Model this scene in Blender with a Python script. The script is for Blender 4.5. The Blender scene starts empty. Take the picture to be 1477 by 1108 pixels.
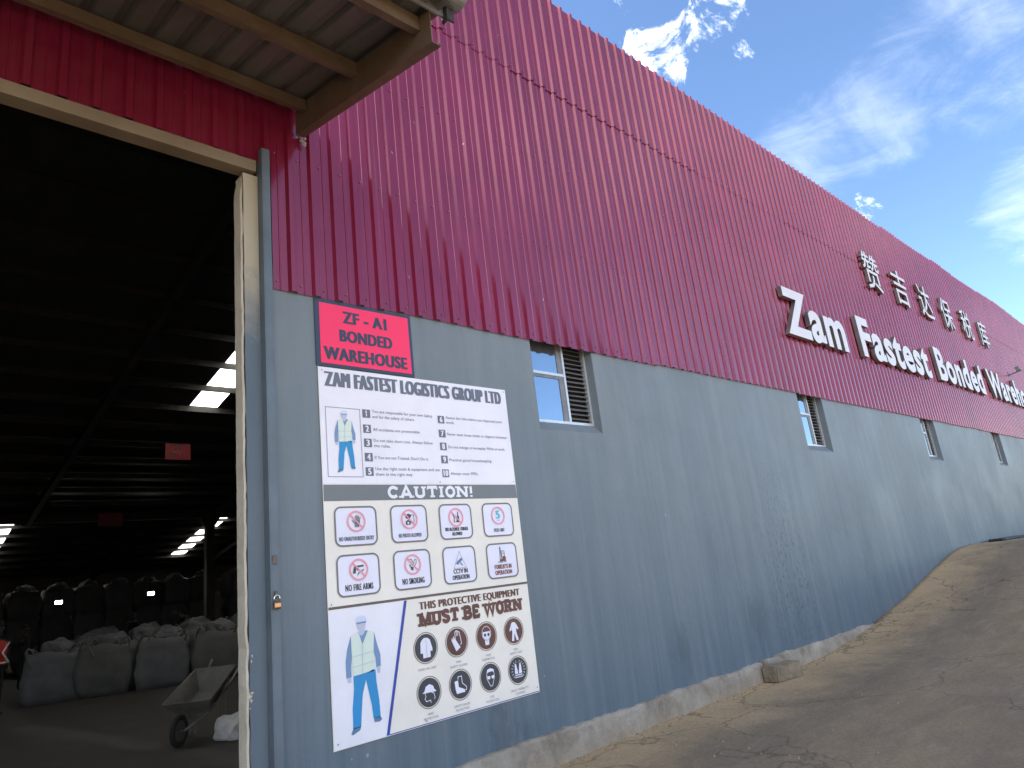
import bpy, bmesh, math, random
from mathutils import Vector, Matrix
random.seed(7)
S = bpy.context.scene
COL = S.collection
R = math.radians
PI = math.pi

# ------------------------------------------------------------------ camera
cd = bpy.data.cameras.new('camera')
cam = bpy.data.objects.new('camera', cd); COL.objects.link(cam); S.camera = cam
cd.sensor_width = 36; cd.lens = 24.305; cd.clip_start = .05; cd.clip_end = 3000
RM = Matrix(((0.72874215, -0.09920406, -0.67756434),
             (-0.67530615, -0.26819658, -0.68704599),
             (-0.11356269, 0.95824274, -0.26243926)))
# rows above are the world axes seen from the camera; negate the last column sign convention (camera looks along -Z)
M = RM.to_4x4(); M.translation = Vector((0, -4.69, 1.6))
cam.matrix_world = M

# ------------------------------------------------------------------ sun, sky, exposure
SUN_EL = R(50); SUN_ROT = R(-54)          # azimuth clockwise from +Y: behind the left end of the warehouse
sd = bpy.data.lights.new('sun', 'SUN'); sd.energy = 5.0; sd.angle = R(.53); sd.color = (1, .95, .88)
sun = bpy.data.objects.new('sun', sd); COL.objects.link(sun)
sv = Vector((math.sin(SUN_ROT) * math.cos(SUN_EL), math.cos(SUN_ROT) * math.cos(SUN_EL), math.sin(SUN_EL)))
sun.rotation_euler = sv.to_track_quat('Z', 'Y').to_euler()
sun.location = (-20, 10, 30)
W = bpy.data.worlds.new('World'); S.world = W; W.use_nodes = True
def world():
    nt = W.node_tree; N = nt.nodes; L = nt.links
    bg = N['Background']; bg.inputs[1].default_value = .10
    sk = N.new('ShaderNodeTexSky'); sk.sky_type = 'NISHITA'; sk.sun_disc = False
    sk.sun_elevation = SUN_EL; sk.sun_rotation = SUN_ROT
    sk.altitude = 1200; sk.air_density = 1.0; sk.dust_density = .6; sk.ozone_density = 3.0
    tc = N.new('ShaderNodeTexCoord')
    def math_(op, a, b=None, c=None, clamp=False):
        n = N.new('ShaderNodeMath'); n.operation = op; n.use_clamp = clamp
        for i, v in enumerate((a, b, c)):
            if v is None: continue
            if isinstance(v, (int, float)): n.inputs[i].default_value = v
            else: L.new(v, n.inputs[i])
        return n.outputs[0]
    sep = N.new('ShaderNodeSeparateXYZ'); L.new(tc.outputs['Generated'], sep.inputs[0])
    zz = math_('ADD', math_('MAXIMUM', sep.outputs[2], 0), .12)
    cmb = N.new('ShaderNodeCombineXYZ')
    L.new(math_('DIVIDE', sep.outputs[0], zz), cmb.inputs[0]); L.new(math_('DIVIDE', sep.outputs[1], zz), cmb.inputs[1])
    def noise(vec, scale, detail, rough, dist=0, off=(0, 0, 0), sc=(1, 1, 1), rot=(0, 0, 0)):
        mp = N.new('ShaderNodeMapping'); mp.inputs['Location'].default_value = off
        mp.inputs['Scale'].default_value = sc; mp.inputs['Rotation'].default_value = rot
        L.new(vec, mp.inputs[0])
        n = N.new('ShaderNodeTexNoise'); n.inputs['Scale'].default_value = scale
        n.inputs['Detail'].default_value = detail; n.inputs['Roughness'].default_value = rough
        n.inputs['Distortion'].default_value = dist
        L.new(mp.outputs[0], n.inputs['Vector']); return n.outputs[0]
    def sstep(v, a, b):
        n = N.new('ShaderNodeMapRange'); n.interpolation_type = 'SMOOTHSTEP'
        n.inputs[1].default_value = a; n.inputs[2].default_value = b; L.new(v, n.inputs[0]); return n.outputs[0]
    def blob(d, w):
        """a bank of cloud round a compass direction"""
        dp = N.new('ShaderNodeVectorMath'); dp.operation = 'DOT_PRODUCT'
        nrm = N.new('ShaderNodeVectorMath'); nrm.operation = 'NORMALIZE'; L.new(tc.outputs['Generated'], nrm.inputs[0])
        L.new(nrm.outputs[0], dp.inputs[0]); v = Vector(d).normalized(); dp.inputs[1].default_value = v
        return sstep(dp.outputs['Value'], math.cos(w), 1.0)
    def mx(*a):
        r = a[0]
        for b in a[1:]: r = math_('MAXIMUM', r, b)
        return r
    # fair-weather puffs
    puff = noise(tc.outputs['Generated'], 17, 9, .66, .5, (3.1, .4, 0))
    base = noise(cmb.outputs[0], .8, 5, .55, 0, (5.3, 2.2, 0))
    gen = sstep(math_('ADD', base, math_('MULTIPLY', puff, .25)), .56, .74)  # cloud cover beyond the view, thickened to brighten the shaded wall
    away = math_('SUBTRACT', 1, blob((.90, -.10, .45), 1.25))     # clear sky, stretched beyond the view for blue reflections in the cladding
    gen = math_('MULTIPLY', gen, sstep(away, .45, 1.0))
    pm = mx(blob((.690, .372, .620), .075), blob((.71, .335, .63), .06), math_('MULTIPLY', blob((.752, .310, .588), .05), .75),
            math_('MULTIPLY', blob((.72, .300, .66), .075), .9), math_('MULTIPLY', blob((.641, .39, .661), .07), .62), math_('MULTIPLY', blob((.890, .24, .385), .04), .9))
    p2 = sstep(math_('ADD', math_('MULTIPLY', pm, .38), puff), .785, 1.02)
    # thin streaks of high cloud
    ci = noise(cmb.outputs[0], 2.3, 9, .62, .7, (.4, 1.3, 0), (1, 2.3, 1), (0, 0, R(-28)))
    ci2 = noise(tc.outputs['Generated'], 9, 7, .7, .8, (1, 5, 2), (1, 1, 2.4), (R(20), 0, 0))
    cm = mx(blob((.850, .07, .515), .20), blob((.850, .20, .48), .14), blob((.83, .28, .455), .12), math_('MULTIPLY', blob((.79, .2, .59), .3), .55))
    cs = sstep(math_('ADD', math_('MULTIPLY', cm, .42), math_('ADD', math_('MULTIPLY', ci, .45), math_('MULTIPLY', ci2, .40))), .72, 1.08)
    wm = blob((.945, .075, .33), .13)
    ws = sstep(math_('ADD', math_('MULTIPLY', wm, .5), math_('MULTIPLY', ci2, .45)), .60, .88)
    cov = math_('ADD', math_('ADD', math_('MULTIPLY', gen, .8), p2, clamp=True), math_('ADD', math_('MULTIPLY', cs, .125), math_('MULTIPLY', ws, .17)), clamp=True)
    hs = N.new('ShaderNodeHueSaturation'); hs.inputs['Saturation'].default_value = 1.04; hs.inputs['Value'].default_value = .68; L.new(sk.outputs[0], hs.inputs['Color'])
    mix = N.new('ShaderNodeMix'); mix.data_type = 'RGBA'
    L.new(cov, mix.inputs[0]); L.new(hs.outputs[0], mix.inputs[6]); mix.inputs[7].default_value = (9.0, 8.9, 8.9, 1)
    L.new(mix.outputs[2], bg.inputs[0])
world()
S.view_settings.view_transform = 'Standard'; S.view_settings.look = 'None'
S.view_settings.exposure = 2.28; S.view_settings.gamma = 1; S.view_settings.use_curve_mapping = False
S.render.engine = 'CYCLES'
S.cycles.max_bounces = 8; S.cycles.diffuse_bounces = 5; S.cycles.use_denoising = True

# ------------------------------------------------------------------ materials
class NT:
    def __init__(s, name):
        s.m = bpy.data.materials.new(name); s.m.use_nodes = True
        s.t = s.m.node_tree; s.N = s.t.nodes; s.L = s.t.links; s.b = s.N['Principled BSDF']
        s._tc = None
    def co(s, kind='Object'):
        if not s._tc: s._tc = s.N.new('ShaderNodeTexCoord')
        return s._tc.outputs[kind]
    def set(s, **k):
        for n, v in k.items():
            i = s.b.inputs[n.replace('_', ' ')]
            if isinstance(v, (tuple, list)): i.default_value = tuple(v) + ((1,) if len(v) == 3 else ())
            elif isinstance(v, (int, float)): i.default_value = v
            else: s.L.new(v, i)
        return s
    def noise(s, scale=5, detail=6, rough=.6, dist=0, sc=(1, 1, 1), off=(0, 0, 0), kind='Object', vec=None):
        mp = s.N.new('ShaderNodeMapping'); mp.inputs['Scale'].default_value = sc; mp.inputs['Location'].default_value = off
        s.L.new(vec or s.co(kind), mp.inputs[0])
        n = s.N.new('ShaderNodeTexNoise'); n.inputs['Scale'].default_value = scale
        n.inputs['Detail'].default_value = detail; n.inputs['Roughness'].default_value = rough; n.inputs['Distortion'].default_value = dist
        s.L.new(mp.outputs[0], n.inputs['Vector']); return n.outputs[0]
    def ramp(s, v, *st):
        r = s.N.new('ShaderNodeValToRGB'); e = r.color_ramp.elements
        while len(e) < len(st): e.new(.5)
        for i, (p, c) in enumerate(st):
            e[i].position = p; e[i].color = (c, c, c, 1) if isinstance(c, (int, float)) else tuple(c) + (1,)
        s.L.new(v, r.inputs[0]); return r.outputs[0]
    def mix(s, f, a, b, mode='MIX'):
        n = s.N.new('ShaderNodeMix'); n.data_type = 'RGBA'; n.blend_type = mode
        for i, v in ((0, f), (6, a), (7, b)):
            if isinstance(v, (int, float)): n.inputs[i].default_value = v
            elif isinstance(v, tuple): n.inputs[i].default_value = v + (1,)
            else: s.L.new(v, n.inputs[i])
        return n.outputs[2]
    def math(s, op, a, b=0, clamp=False):
        n = s.N.new('ShaderNodeMath'); n.operation = op; n.use_clamp = clamp
        for i, v in enumerate((a, b)):
            if isinstance(v, (int, float)): n.inputs[i].default_value = v
            else: s.L.new(v, n.inputs[i])
        return n.outputs[0]
    def pos(s, i):
        sp = s.N.new('ShaderNodeSeparateXYZ'); g = s.N.new('ShaderNodeNewGeometry')
        s.L.new(g.outputs['Position'], sp.inputs[0]); return sp.outputs[i]
    def wpos(s):
        g = s.N.new('ShaderNodeNewGeometry'); return g.outputs['Position']
    def rnd(s):
        return s.N.new('ShaderNodeObjectInfo').outputs['Random']
    def bump(s, h, strength=.3, dist=.01):
        n = s.N.new('ShaderNodeBump'); n.inputs['Strength'].default_value = strength; n.inputs['Distance'].default_value = dist
        s.L.new(h, n.inputs['Height']); s.L.new(n.outputs[0], s.b.inputs['Normal']); return s

def simple(name, col, rough=.6, metal=0, var=.12, scale=8, bump=.0, spec=.5):
    t = NT(name); n = t.noise(scale, 5, .6)
    d = tuple(c * (1 - var) for c in col); l = tuple(min(1, c * (1 + var)) for c in col)
    t.set(Base_Color=t.ramp(n, (.3, d), (.7, l)), Roughness=rough, Metallic=metal)
    t.b.inputs['Specular IOR Level'].default_value = spec
    if bump: t.bump(t.noise(scale * 6, 4, .6), bump, .01)
    return t.m

def m_clad():
    t = NT('maroon_sheet'); w = t.wpos()
    n1 = t.noise(1.3, 5, .6, vec=w); n2 = t.noise(3, 5, .6, sc=(6, 1, .35), vec=w)
    base = t.ramp(n1, (.3, (.205, .011, .042)), (.7, (.265, .017, .058)))
    base = t.mix(t.math('MULTIPLY', t.ramp(n2, (.45, 0), (.75, 1)), .35), base, (.26, .05, .075))
    v = t.N.new('ShaderNodeHueSaturation'); t.L.new(base, v.inputs['Color'])
    t.L.new(t.math('ADD', t.math('MULTIPLY', t.rnd(), .16), .92), v.inputs['Value'])
    # chips and scratches in the paint
    sp = t.ramp(t.noise(16, 2, .5, .6, sc=(1, 1, .6), vec=w), (.765, 0), (.79, 1))
    col = t.mix(t.math('MULTIPLY', sp, .6), v.outputs[0], (.52, .40, .42))
    t.set(Base_Color=col, Metallic=.27, Roughness=t.ramp(t.noise(2.2, 4, .6, sc=(3, 1, .6), vec=w), (.3, .15), (.75, .25)))
    t.b.inputs['Specular IOR Level'].default_value = .6
    t.b.inputs['Coat Weight'].default_value = .42; t.b.inputs['Coat IOR'].default_value = 1.62; t.b.inputs['Coat Roughness'].default_value = .10
    t.bump(t.noise(1.1, 3, .5, sc=(3, 1, .7), vec=w), .13, .03)
    return t.m

def m_wall():
    t = NT('blue_wall_paint'); w = t.wpos()
    n1 = t.noise(.55, 6, .6, vec=w); st = t.noise(1.5, 7, .68, .4, sc=(3.6, 1, .16), vec=w)
    st2 = t.noise(9, 4, .6, 0, sc=(4, 1, .10), vec=w)
    hz = t.N.new('ShaderNodeMapRange'); hz.inputs[1].default_value = .3; hz.inputs[2].default_value = 3.6; t.L.new(t.math('ADD', t.pos(2), t.math('MULTIPLY', t.math('SUBTRACT', n1, .5), 2.2)), hz.inputs[0])
    col = t.mix(hz.outputs[0], (.084, .122, .160), (.168, .195, .208))      # paler and greyer higher up: the brighter light there is painted in
    col = t.mix(t.math('MULTIPLY', t.ramp(st, (.42, 0), (.70, 1)), .42), col, (.225, .255, .275))
    col = t.mix(t.math('MULTIPLY', t.ramp(st2, (.5, 0), (.8, 1)), .16), col, (.20, .23, .28))
    col = t.mix(t.math('MULTIPLY', t.ramp(t.noise(2.1, 5, .7, .5, vec=w, off=(4, 0, 3)), (.60, 0), (.78, 1)), .35), col, (.10, .14, .18))
    # scuffs: a few dark smudges, and flaking where the ramp meets the wall
    dk = t.ramp(t.noise(2.6, 4, .75, 1.2, sc=(1.6, 1, .55), vec=w, off=(9, 0, 2)), (.69, 0), (.77, 1))
    col = t.mix(t.math('MULTIPLY', dk, .5), col, (.045, .06, .075))
    gx = t.N.new('ShaderNodeVectorMath'); gx.operation = 'DISTANCE'
    mp = t.N.new('ShaderNodeMapping'); mp.inputs['Scale'].default_value = (1, 0, .55); t.L.new(w, mp.inputs[0])
    t.L.new(mp.outputs[0], gx.inputs[0]); gx.inputs[1].default_value = (9.6, 0, .62)
    near = t.ramp(gx.outputs['Value'], (.25, 1), (1.0, 0))
    fl = t.ramp(t.noise(15, 3, .7, .5, sc=(1.4, 1, .8), vec=w), (.56, 0), (.60, 1))
    col = t.mix(t.math('MULTIPLY', t.math('MULTIPLY', fl, near), .8), col, (.042, .058, .075))
    mot = t.ramp(t.noise(1.3, 7, .68, .6, sc=(1, 1, .8), vec=w, off=(7, 1, 4)), (.40, 0), (.68, 1))
    col = t.mix(t.math('MULTIPLY', mot, .28), col, (.085, .118, .140))
    for sx, sz, ax, az, k_ in ((4.06, .40, 2.6, 1.2, .75), (6.75, .62, 3.0, 1.6, .6), (8.45, .72, 1.5, 1.2, .55), (4.35, .30, 4, 3, .5), (7.7, 1.6, 4, 1.0, .3), (12.5, 1.4, 1.2, .7, .35)):
        d = t.N.new('ShaderNodeVectorMath'); d.operation = 'DISTANCE'; m2 = t.N.new('ShaderNodeMapping'); m2.inputs['Scale'].default_value = (ax, 0, az); t.L.new(w, m2.inputs[0])
        t.L.new(m2.outputs[0], d.inputs[0]); d.inputs[1].default_value = (sx * ax, 0, sz * az)
        ed = t.math('ADD', d.outputs['Value'], t.math('MULTIPLY', t.math('SUBTRACT', t.noise(7, 5, .75, 1.0, sc=(1.5, 1, .5), vec=w), .5), 1.6))
        col = t.mix(t.math('MULTIPLY', t.ramp(ed, (.12, 1), (.5, 0)), k_ * .62), col, (.040, .058, .070))
    wh = t.ramp(t.noise(11, 1, .4, 0, vec=w, off=(1, 7, 2)), (.79, 0), (.80, 1))
    col = t.mix(t.math('MULTIPLY', wh, .25), col, (.6, .62, .65))
    t.set(Base_Color=col, Roughness=t.ramp(n1, (.3, .42), (.7, .6)))
    t.bump(t.math('ADD', t.noise(2.2, 6, .62, vec=w), t.math('MULTIPLY', t.noise(40, 3, .6, vec=w), .12)), .35, .03)
    return t.m

def m_ground():
    t = NT('packed_dirty_concrete'); w = t.wpos()
    n1 = t.noise(.7, 7, .62, .3, sc=(.6, 1.4, 1), vec=w); tr = t.noise(2.0, 8, .68, .5, sc=(.5, 1.5, 1), vec=w)
    fine = t.noise(30, 5, .65, vec=w)
    col = t.ramp(n1, (.28, (.165, .124, .078)), (.55, (.208, .160, .104)), (.78, (.255, .200, .132)))
    col = t.mix(t.math('MULTIPLY', t.ramp(tr, (.45, 0), (.62, 1)), .38), col, (.125, .100, .074))
    col = t.mix(t.math('MULTIPLY', t.ramp(t.noise(3.4, 9, .74, .9, sc=(.6, 1.5, 1), vec=w, off=(3, 5, 0)), (.50, 0), (.62, 1)), .38), col, (.285, .235, .172))
    # wheels have polished darker lanes along the yard
    ln = t.math('ABSOLUTE', t.math('SINE', t.math('ADD', t.math('MULTIPLY', t.pos(1), 1.9), t.math('MULTIPLY', n1, 1.6))))
    col = t.mix(t.math('MULTIPLY', t.ramp(ln, (.62, 0), (.95, 1)), .22), col, (.10, .082, .064))
    # wind-blown tan dust lies against the wall
    dn = t.math('ADD', t.pos(1), t.math('MULTIPLY', t.math('SUBTRACT', t.noise(1.3, 9, .74, vec=w), .5), 2.4))
    mr = t.N.new('ShaderNodeMapRange'); mr.inputs[1].default_value = -1.1; mr.inputs[2].default_value = -.05; t.L.new(dn, mr.inputs[0])
    col = t.mix(t.math('MULTIPLY', mr.outputs[0], .85), col, (.44, .315, .175))
    # thin cracks in the concrete
    vo = t.N.new('ShaderNodeTexVoronoi'); vo.feature = 'DISTANCE_TO_EDGE'; vo.inputs['Scale'].default_value = .45
    wv = t.N.new('ShaderNodeVectorMath'); wv.operation = 'ADD'; nz = t.N.new('ShaderNodeTexNoise'); nz.inputs['Scale'].default_value = 1.6; nz.inputs['Detail'].default_value = 7; t.L.new(w, nz.inputs['Vector'])
    t.L.new(w, wv.inputs[0]); t.L.new(nz.outputs['Color'], wv.inputs[1]); t.L.new(wv.outputs[0], vo.inputs['Vector'])
    crack = t.ramp(vo.outputs['Distance'], (.002, 1), (.009, 0))
    col = t.mix(t.math('MULTIPLY', crack, .55), col, (.05, .04, .03))
    col = t.mix(t.ramp(t.noise(7, 5, .75, .6, sc=(.7, 1.4, 1), vec=w), (.68, 0), (.74, .5)), col, (.075, .06, .046))
    col = t.mix(t.math('MULTIPLY', t.ramp(fine, (.42, 0), (.6, 1)), .42), col, t.mix(1.0, col, (.58, .55, .50), 'MULTIPLY'))
    col = t.mix(t.math('MULTIPLY', t.ramp(t.noise(70, 3, .7, vec=w), (.60, 0), (.66, 1)), .5), col, (.36, .31, .24))
    t.set(Base_Color=col, Roughness=.88)
    t.b.inputs['Specular IOR Level'].default_value = .3
    t.bump(t.math('ADD', t.noise(3, 7, .7, vec=w, sc=(.6, 1.5, 1)), t.math('MULTIPLY', t.noise(60, 4, .7, vec=w), .25)), .8, .010)
    return t.m

def m_conc():
    t = NT('rough_kerb_concrete'); w = t.wpos()
    n = t.noise(2.3, 8, .7, .3, vec=w); n2 = t.noise(12, 5, .7, vec=w)
    col = t.ramp(n, (.3, (.16, .128, .096)), (.5, (.30, .262, .212)), (.72, (.42, .38, .325)))
    col = t.mix(t.math('MULTIPLY', t.ramp(n2, (.5, 0), (.75, 1)), .4), col, (.20, .155, .11))
    lowz = t.N.new('ShaderNodeMapRange'); lowz.inputs[1].default_value = .14; lowz.inputs[2].default_value = 0; t.L.new(t.pos(2), lowz.inputs[0])
    col = t.mix(t.math('MULTIPLY', lowz.outputs[0], .35), col, (.36, .27, .17))
    t.set(Base_Color=col, Roughness=.9); t.bump(t.noise(14, 7, .75, vec=w), .9, .03); return t.m

def m_plaster():
    t = NT('cream_plaster'); w = t.wpos()
    n = t.noise(3, 7, .65, vec=w)
    col = t.ramp(n, (.3, (.46, .41, .33)), (.7, (.60, .55, .46)))
    col = t.mix(t.math('MULTIPLY', t.ramp(t.noise(7, 5, .7, .8, sc=(1, 1, .5), vec=w), (.60, 0), (.72, 1)), .55), col, (.20, .165, .12))
    t.set(Base_Color=col, Roughness=.85); t.bump(t.noise(18, 5, .7, vec=w), .6, .015); return t.m

def m_pier_front():
    t = NT('pier_paint_blue_over_cream'); w = t.wpos()
    e = t.math('ADD', t.pos(2), t.math('MULTIPLY', t.math('SUBTRACT', t.noise(5, 5, .6, vec=w), .5), 1.0))
    mr = t.N.new('ShaderNodeMapRange'); mr.inputs[1].default_value = 3.45; mr.inputs[2].default_value = 4.1; t.L.new(e, mr.inputs[0])
    col = t.mix(mr.outputs[0], t.ramp(t.noise(2, 6, .6, sc=(2, 1, .4), vec=w), (.3, (.085, .120, .155)), (.7, (.125, .155, .185))), (.42, .37, .28))
    t.set(Base_Color=col, Roughness=.6); t.bump(t.noise(15, 5, .7, vec=w), .4, .01); return t.m

def m_beam():
    t = NT('brown_primed_steel'); w = t.wpos()
    n = t.noise(4, 6, .65, vec=w)
    col = t.ramp(n, (.3, (.10, .066, .040)), (.7, (.165, .115, .075)))
    t.set(Base_Color=col, Roughness=.55, Metallic=.15); t.bump(t.noise(30, 4, .6, vec=w), .15, .005); return t.m

def m_steel_cream():
    t = NT('cream_painted_steel'); w = t.wpos()
    n = t.noise(2.5, 6, .65, vec=w)
    col = t.ramp(n, (.3, (.17, .13, .088)), (.7, (.24, .19, .135)))
    col = t.mix(t.ramp(t.noise(9, 5, .7, .6, vec=w), (.64, 0), (.74, .8)), col, (.14, .085, .045))
    t.set(Base_Color=col, Roughness=.6); return t.m

def m_galv(name, lo, hi):
    t = NT(name); w = t.wpos()
    n = t.noise(2.2, 6, .7, sc=(1, .35, 1), vec=w)
    t.set(Base_Color=t.ramp(n, (.3, lo), (.7, hi)), Metallic=.35, Roughness=.5); t.bump(t.noise(3, 3, .6, vec=w), .1, .02); return t.m

def m_glass_window():
    t = NT('tinted_reflective_glass'); w = t.wpos()
    t.set(Base_Color=(.34, .42, .50), Metallic=.82, Roughness=t.ramp(t.noise(4, 5, .6, vec=w), (.4, .03), (.8, .12)))
    t.bump(t.noise(1.6, 3, .5, vec=w), .06, .02); return t.m

def m_skylight():
    t = NT('translucent_roof_panel')
    tr = t.N.new('ShaderNodeBsdfTranslucent'); tr.inputs[0].default_value = (.96, .96, .88, 1)
    tp = t.N.new('ShaderNodeBsdfTransparent'); tp.inputs[0].default_value = (1, 1, .94, 1)
    n = t.noise(3, 4, .6); mx = t.N.new('ShaderNodeMixShader')
    t.L.new(t.ramp(n, (.3, .0), (.7, .03)), mx.inputs[0])
    t.L.new(tr.outputs[0], mx.inputs[1]); t.L.new(tp.outputs[0], mx.inputs[2])
    t.L.new(mx.outputs[0], t.N['Material Output'].inputs[0]); t.N.remove(t.b); return t.m

def m_print(name, col, rough=.45, var=.06):
    """printed sign face: ink with faint fading and dirt"""
    t = NT(name); w = t.wpos()
    n = t.noise(2.2, 6, .65, vec=w); f = t.noise(16, 5, .7, sc=(1, 1, .5), vec=w)
    a = tuple(c * (1 - var) for c in col); b = tuple(min(.9, c * (1 + var)) for c in col)
    c = t.ramp(n, (.3, a), (.7, b))
    c = t.mix(t.math('MULTIPLY', t.ramp(f, (.6, 0), (.8, 1)), .18), c, t.mix(1.0, c, (.72, .68, .6), 'MULTIPLY'))
    t.set(Base_Color=c, Roughness=rough); t.bump(t.noise(1.8, 3, .5, vec=w), .12, .03); return t.m

def m_emit(name, col, s):
    t = NT(name); t.set(Base_Color=col, Emission_Color=col, Emission_Strength=s); return t.m

MT = dict(
    clad=m_clad(), wall=m_wall(), ground=m_ground(), conc=m_conc(), plaster=m_plaster(), pier=m_pier_front(), beam=m_beam(),
    cream=m_steel_cream(), under=m_galv('galvanised_sheet', (.11, .105, .10), (.17, .165, .155)), gutter=m_galv('gutter_sheet', (.15, .15, .15), (.24, .24, .24)),
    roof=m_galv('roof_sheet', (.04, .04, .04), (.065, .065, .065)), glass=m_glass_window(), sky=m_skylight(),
    rail=simple('blue_grey_steel', (.115, .145, .17), .5, .1, .15, 4, .1), alu=simple('aluminium_frame', (.62, .64, .66), .4, .5, .08),
    slat=simple('grey_louvre', (.20, .20, .20), .5, .3, .2, 12), dark=simple('dark_void', (.012, .012, .013), .9),
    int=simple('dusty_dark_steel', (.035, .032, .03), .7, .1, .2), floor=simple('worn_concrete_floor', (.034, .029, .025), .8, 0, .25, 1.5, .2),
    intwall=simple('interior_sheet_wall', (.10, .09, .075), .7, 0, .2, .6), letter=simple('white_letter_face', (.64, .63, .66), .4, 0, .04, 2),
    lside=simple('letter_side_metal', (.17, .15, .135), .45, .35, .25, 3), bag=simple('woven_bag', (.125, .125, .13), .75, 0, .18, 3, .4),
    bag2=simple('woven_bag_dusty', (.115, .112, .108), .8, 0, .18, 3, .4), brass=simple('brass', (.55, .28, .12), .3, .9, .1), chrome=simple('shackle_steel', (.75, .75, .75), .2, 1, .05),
    lockdark=simple('lock_body', (.12, .09, .07), .4, .6, .1),
    block=simple('brown_weathered_block', (.20, .155, .105), .9, 0, .35, 7, .7), black=simple('black_rubber', (.015, .015, .016), .6),
    skin=simple('skin', (.10, .05, .03), .6), cloth=simple('dark_workwear', (.02, .022, .03), .85, 0, .3, 8, .3), red=simple('red_vest', (.55, .03, .02), .7),
    trousers=simple('black_trousers', (.018, .018, .02), .9), reflect=simple('reflective_tape', (.8, .8, .75), .35, .2), tray=simple('wheelbarrow_tray', (.20, .19, .165), .55, .4, .25, 5, .3),
    rust=simple('rusty_tray_paint', (.20, .12, .08), .8, .1, .35, 6, .4), tyre=simple('tyre_rubber', (.02, .02, .02), .85), tube=simple('steel_tube', (.2, .19, .17), .5, .5, .2),
    sack=simple('crumpled_white_sack', (.62, .61, .60), .7, 0, .15, 6, .6), lamp=m_emit('lamp_glass', (1, .96, .88), 9), yellow=simple('yellow_light_patch', (.30, .26, .08), .7),
    # printed signs
    p_white=m_print('board_white_print', (.80, .78, .84)), p_cream=m_print('board_cream_print', (.80, .75, .68)), p_grey=m_print('board_grey_print', (.16, .175, .185)),
    p_ink=m_print('board_grey_ink', (.14, .155, .20)), p_txt=m_print('small_text_ink', (.30, .30, .36)), p_line=m_print('brown_line_ink', (.12, .085, .075)), p_box=m_print('pictogram_box_fill', (.76, .75, .88)),
    p_boxl=m_print('pictogram_box_line', (.16, .15, .15)), p_pink=m_print('faded_red_ring_ink', (.80, .30, .36)), p_dark=m_print('pictogram_black', (.045, .045, .055)), p_brown=m_print('maroon_brown_ink', (.12, .045, .035), var=.4),
    p_blue=m_print('blue_stripe_ink', (.03, .06, .36)), p_jean=m_print('trouser_blue_ink', (.02, .26, .56)), p_shirt=m_print('shirt_blue_ink', (.17, .28, .48)), p_vest=m_print('pale_vest_ink', (.66, .74, .66)),
    p_vline=m_print('vest_line_ink', (.50, .60, .60)), p_face=m_print('pale_face_ink', (.50, .52, .64)), p_cyan=m_print('cyan_ink', (.12, .48, .66)), p_rust=m_print('forklift_ink', (.22, .06, .045)), p_shoe=m_print('shoe_ink', (.10, .20, .34)),
    p_helmet=m_print('helmet_ink', (.62, .66, .80)), s_red=m_print('signal_red_print', (.98, .028, .115), .4, .04), s_edge=m_print('dark_border_print', (.030, .045, .085)), i_red=m_print('interior_red_print', (.34, .012, .012)), i_red_shade=m_print('shaded_red_print', (.20, .02, .018)),
)

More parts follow.
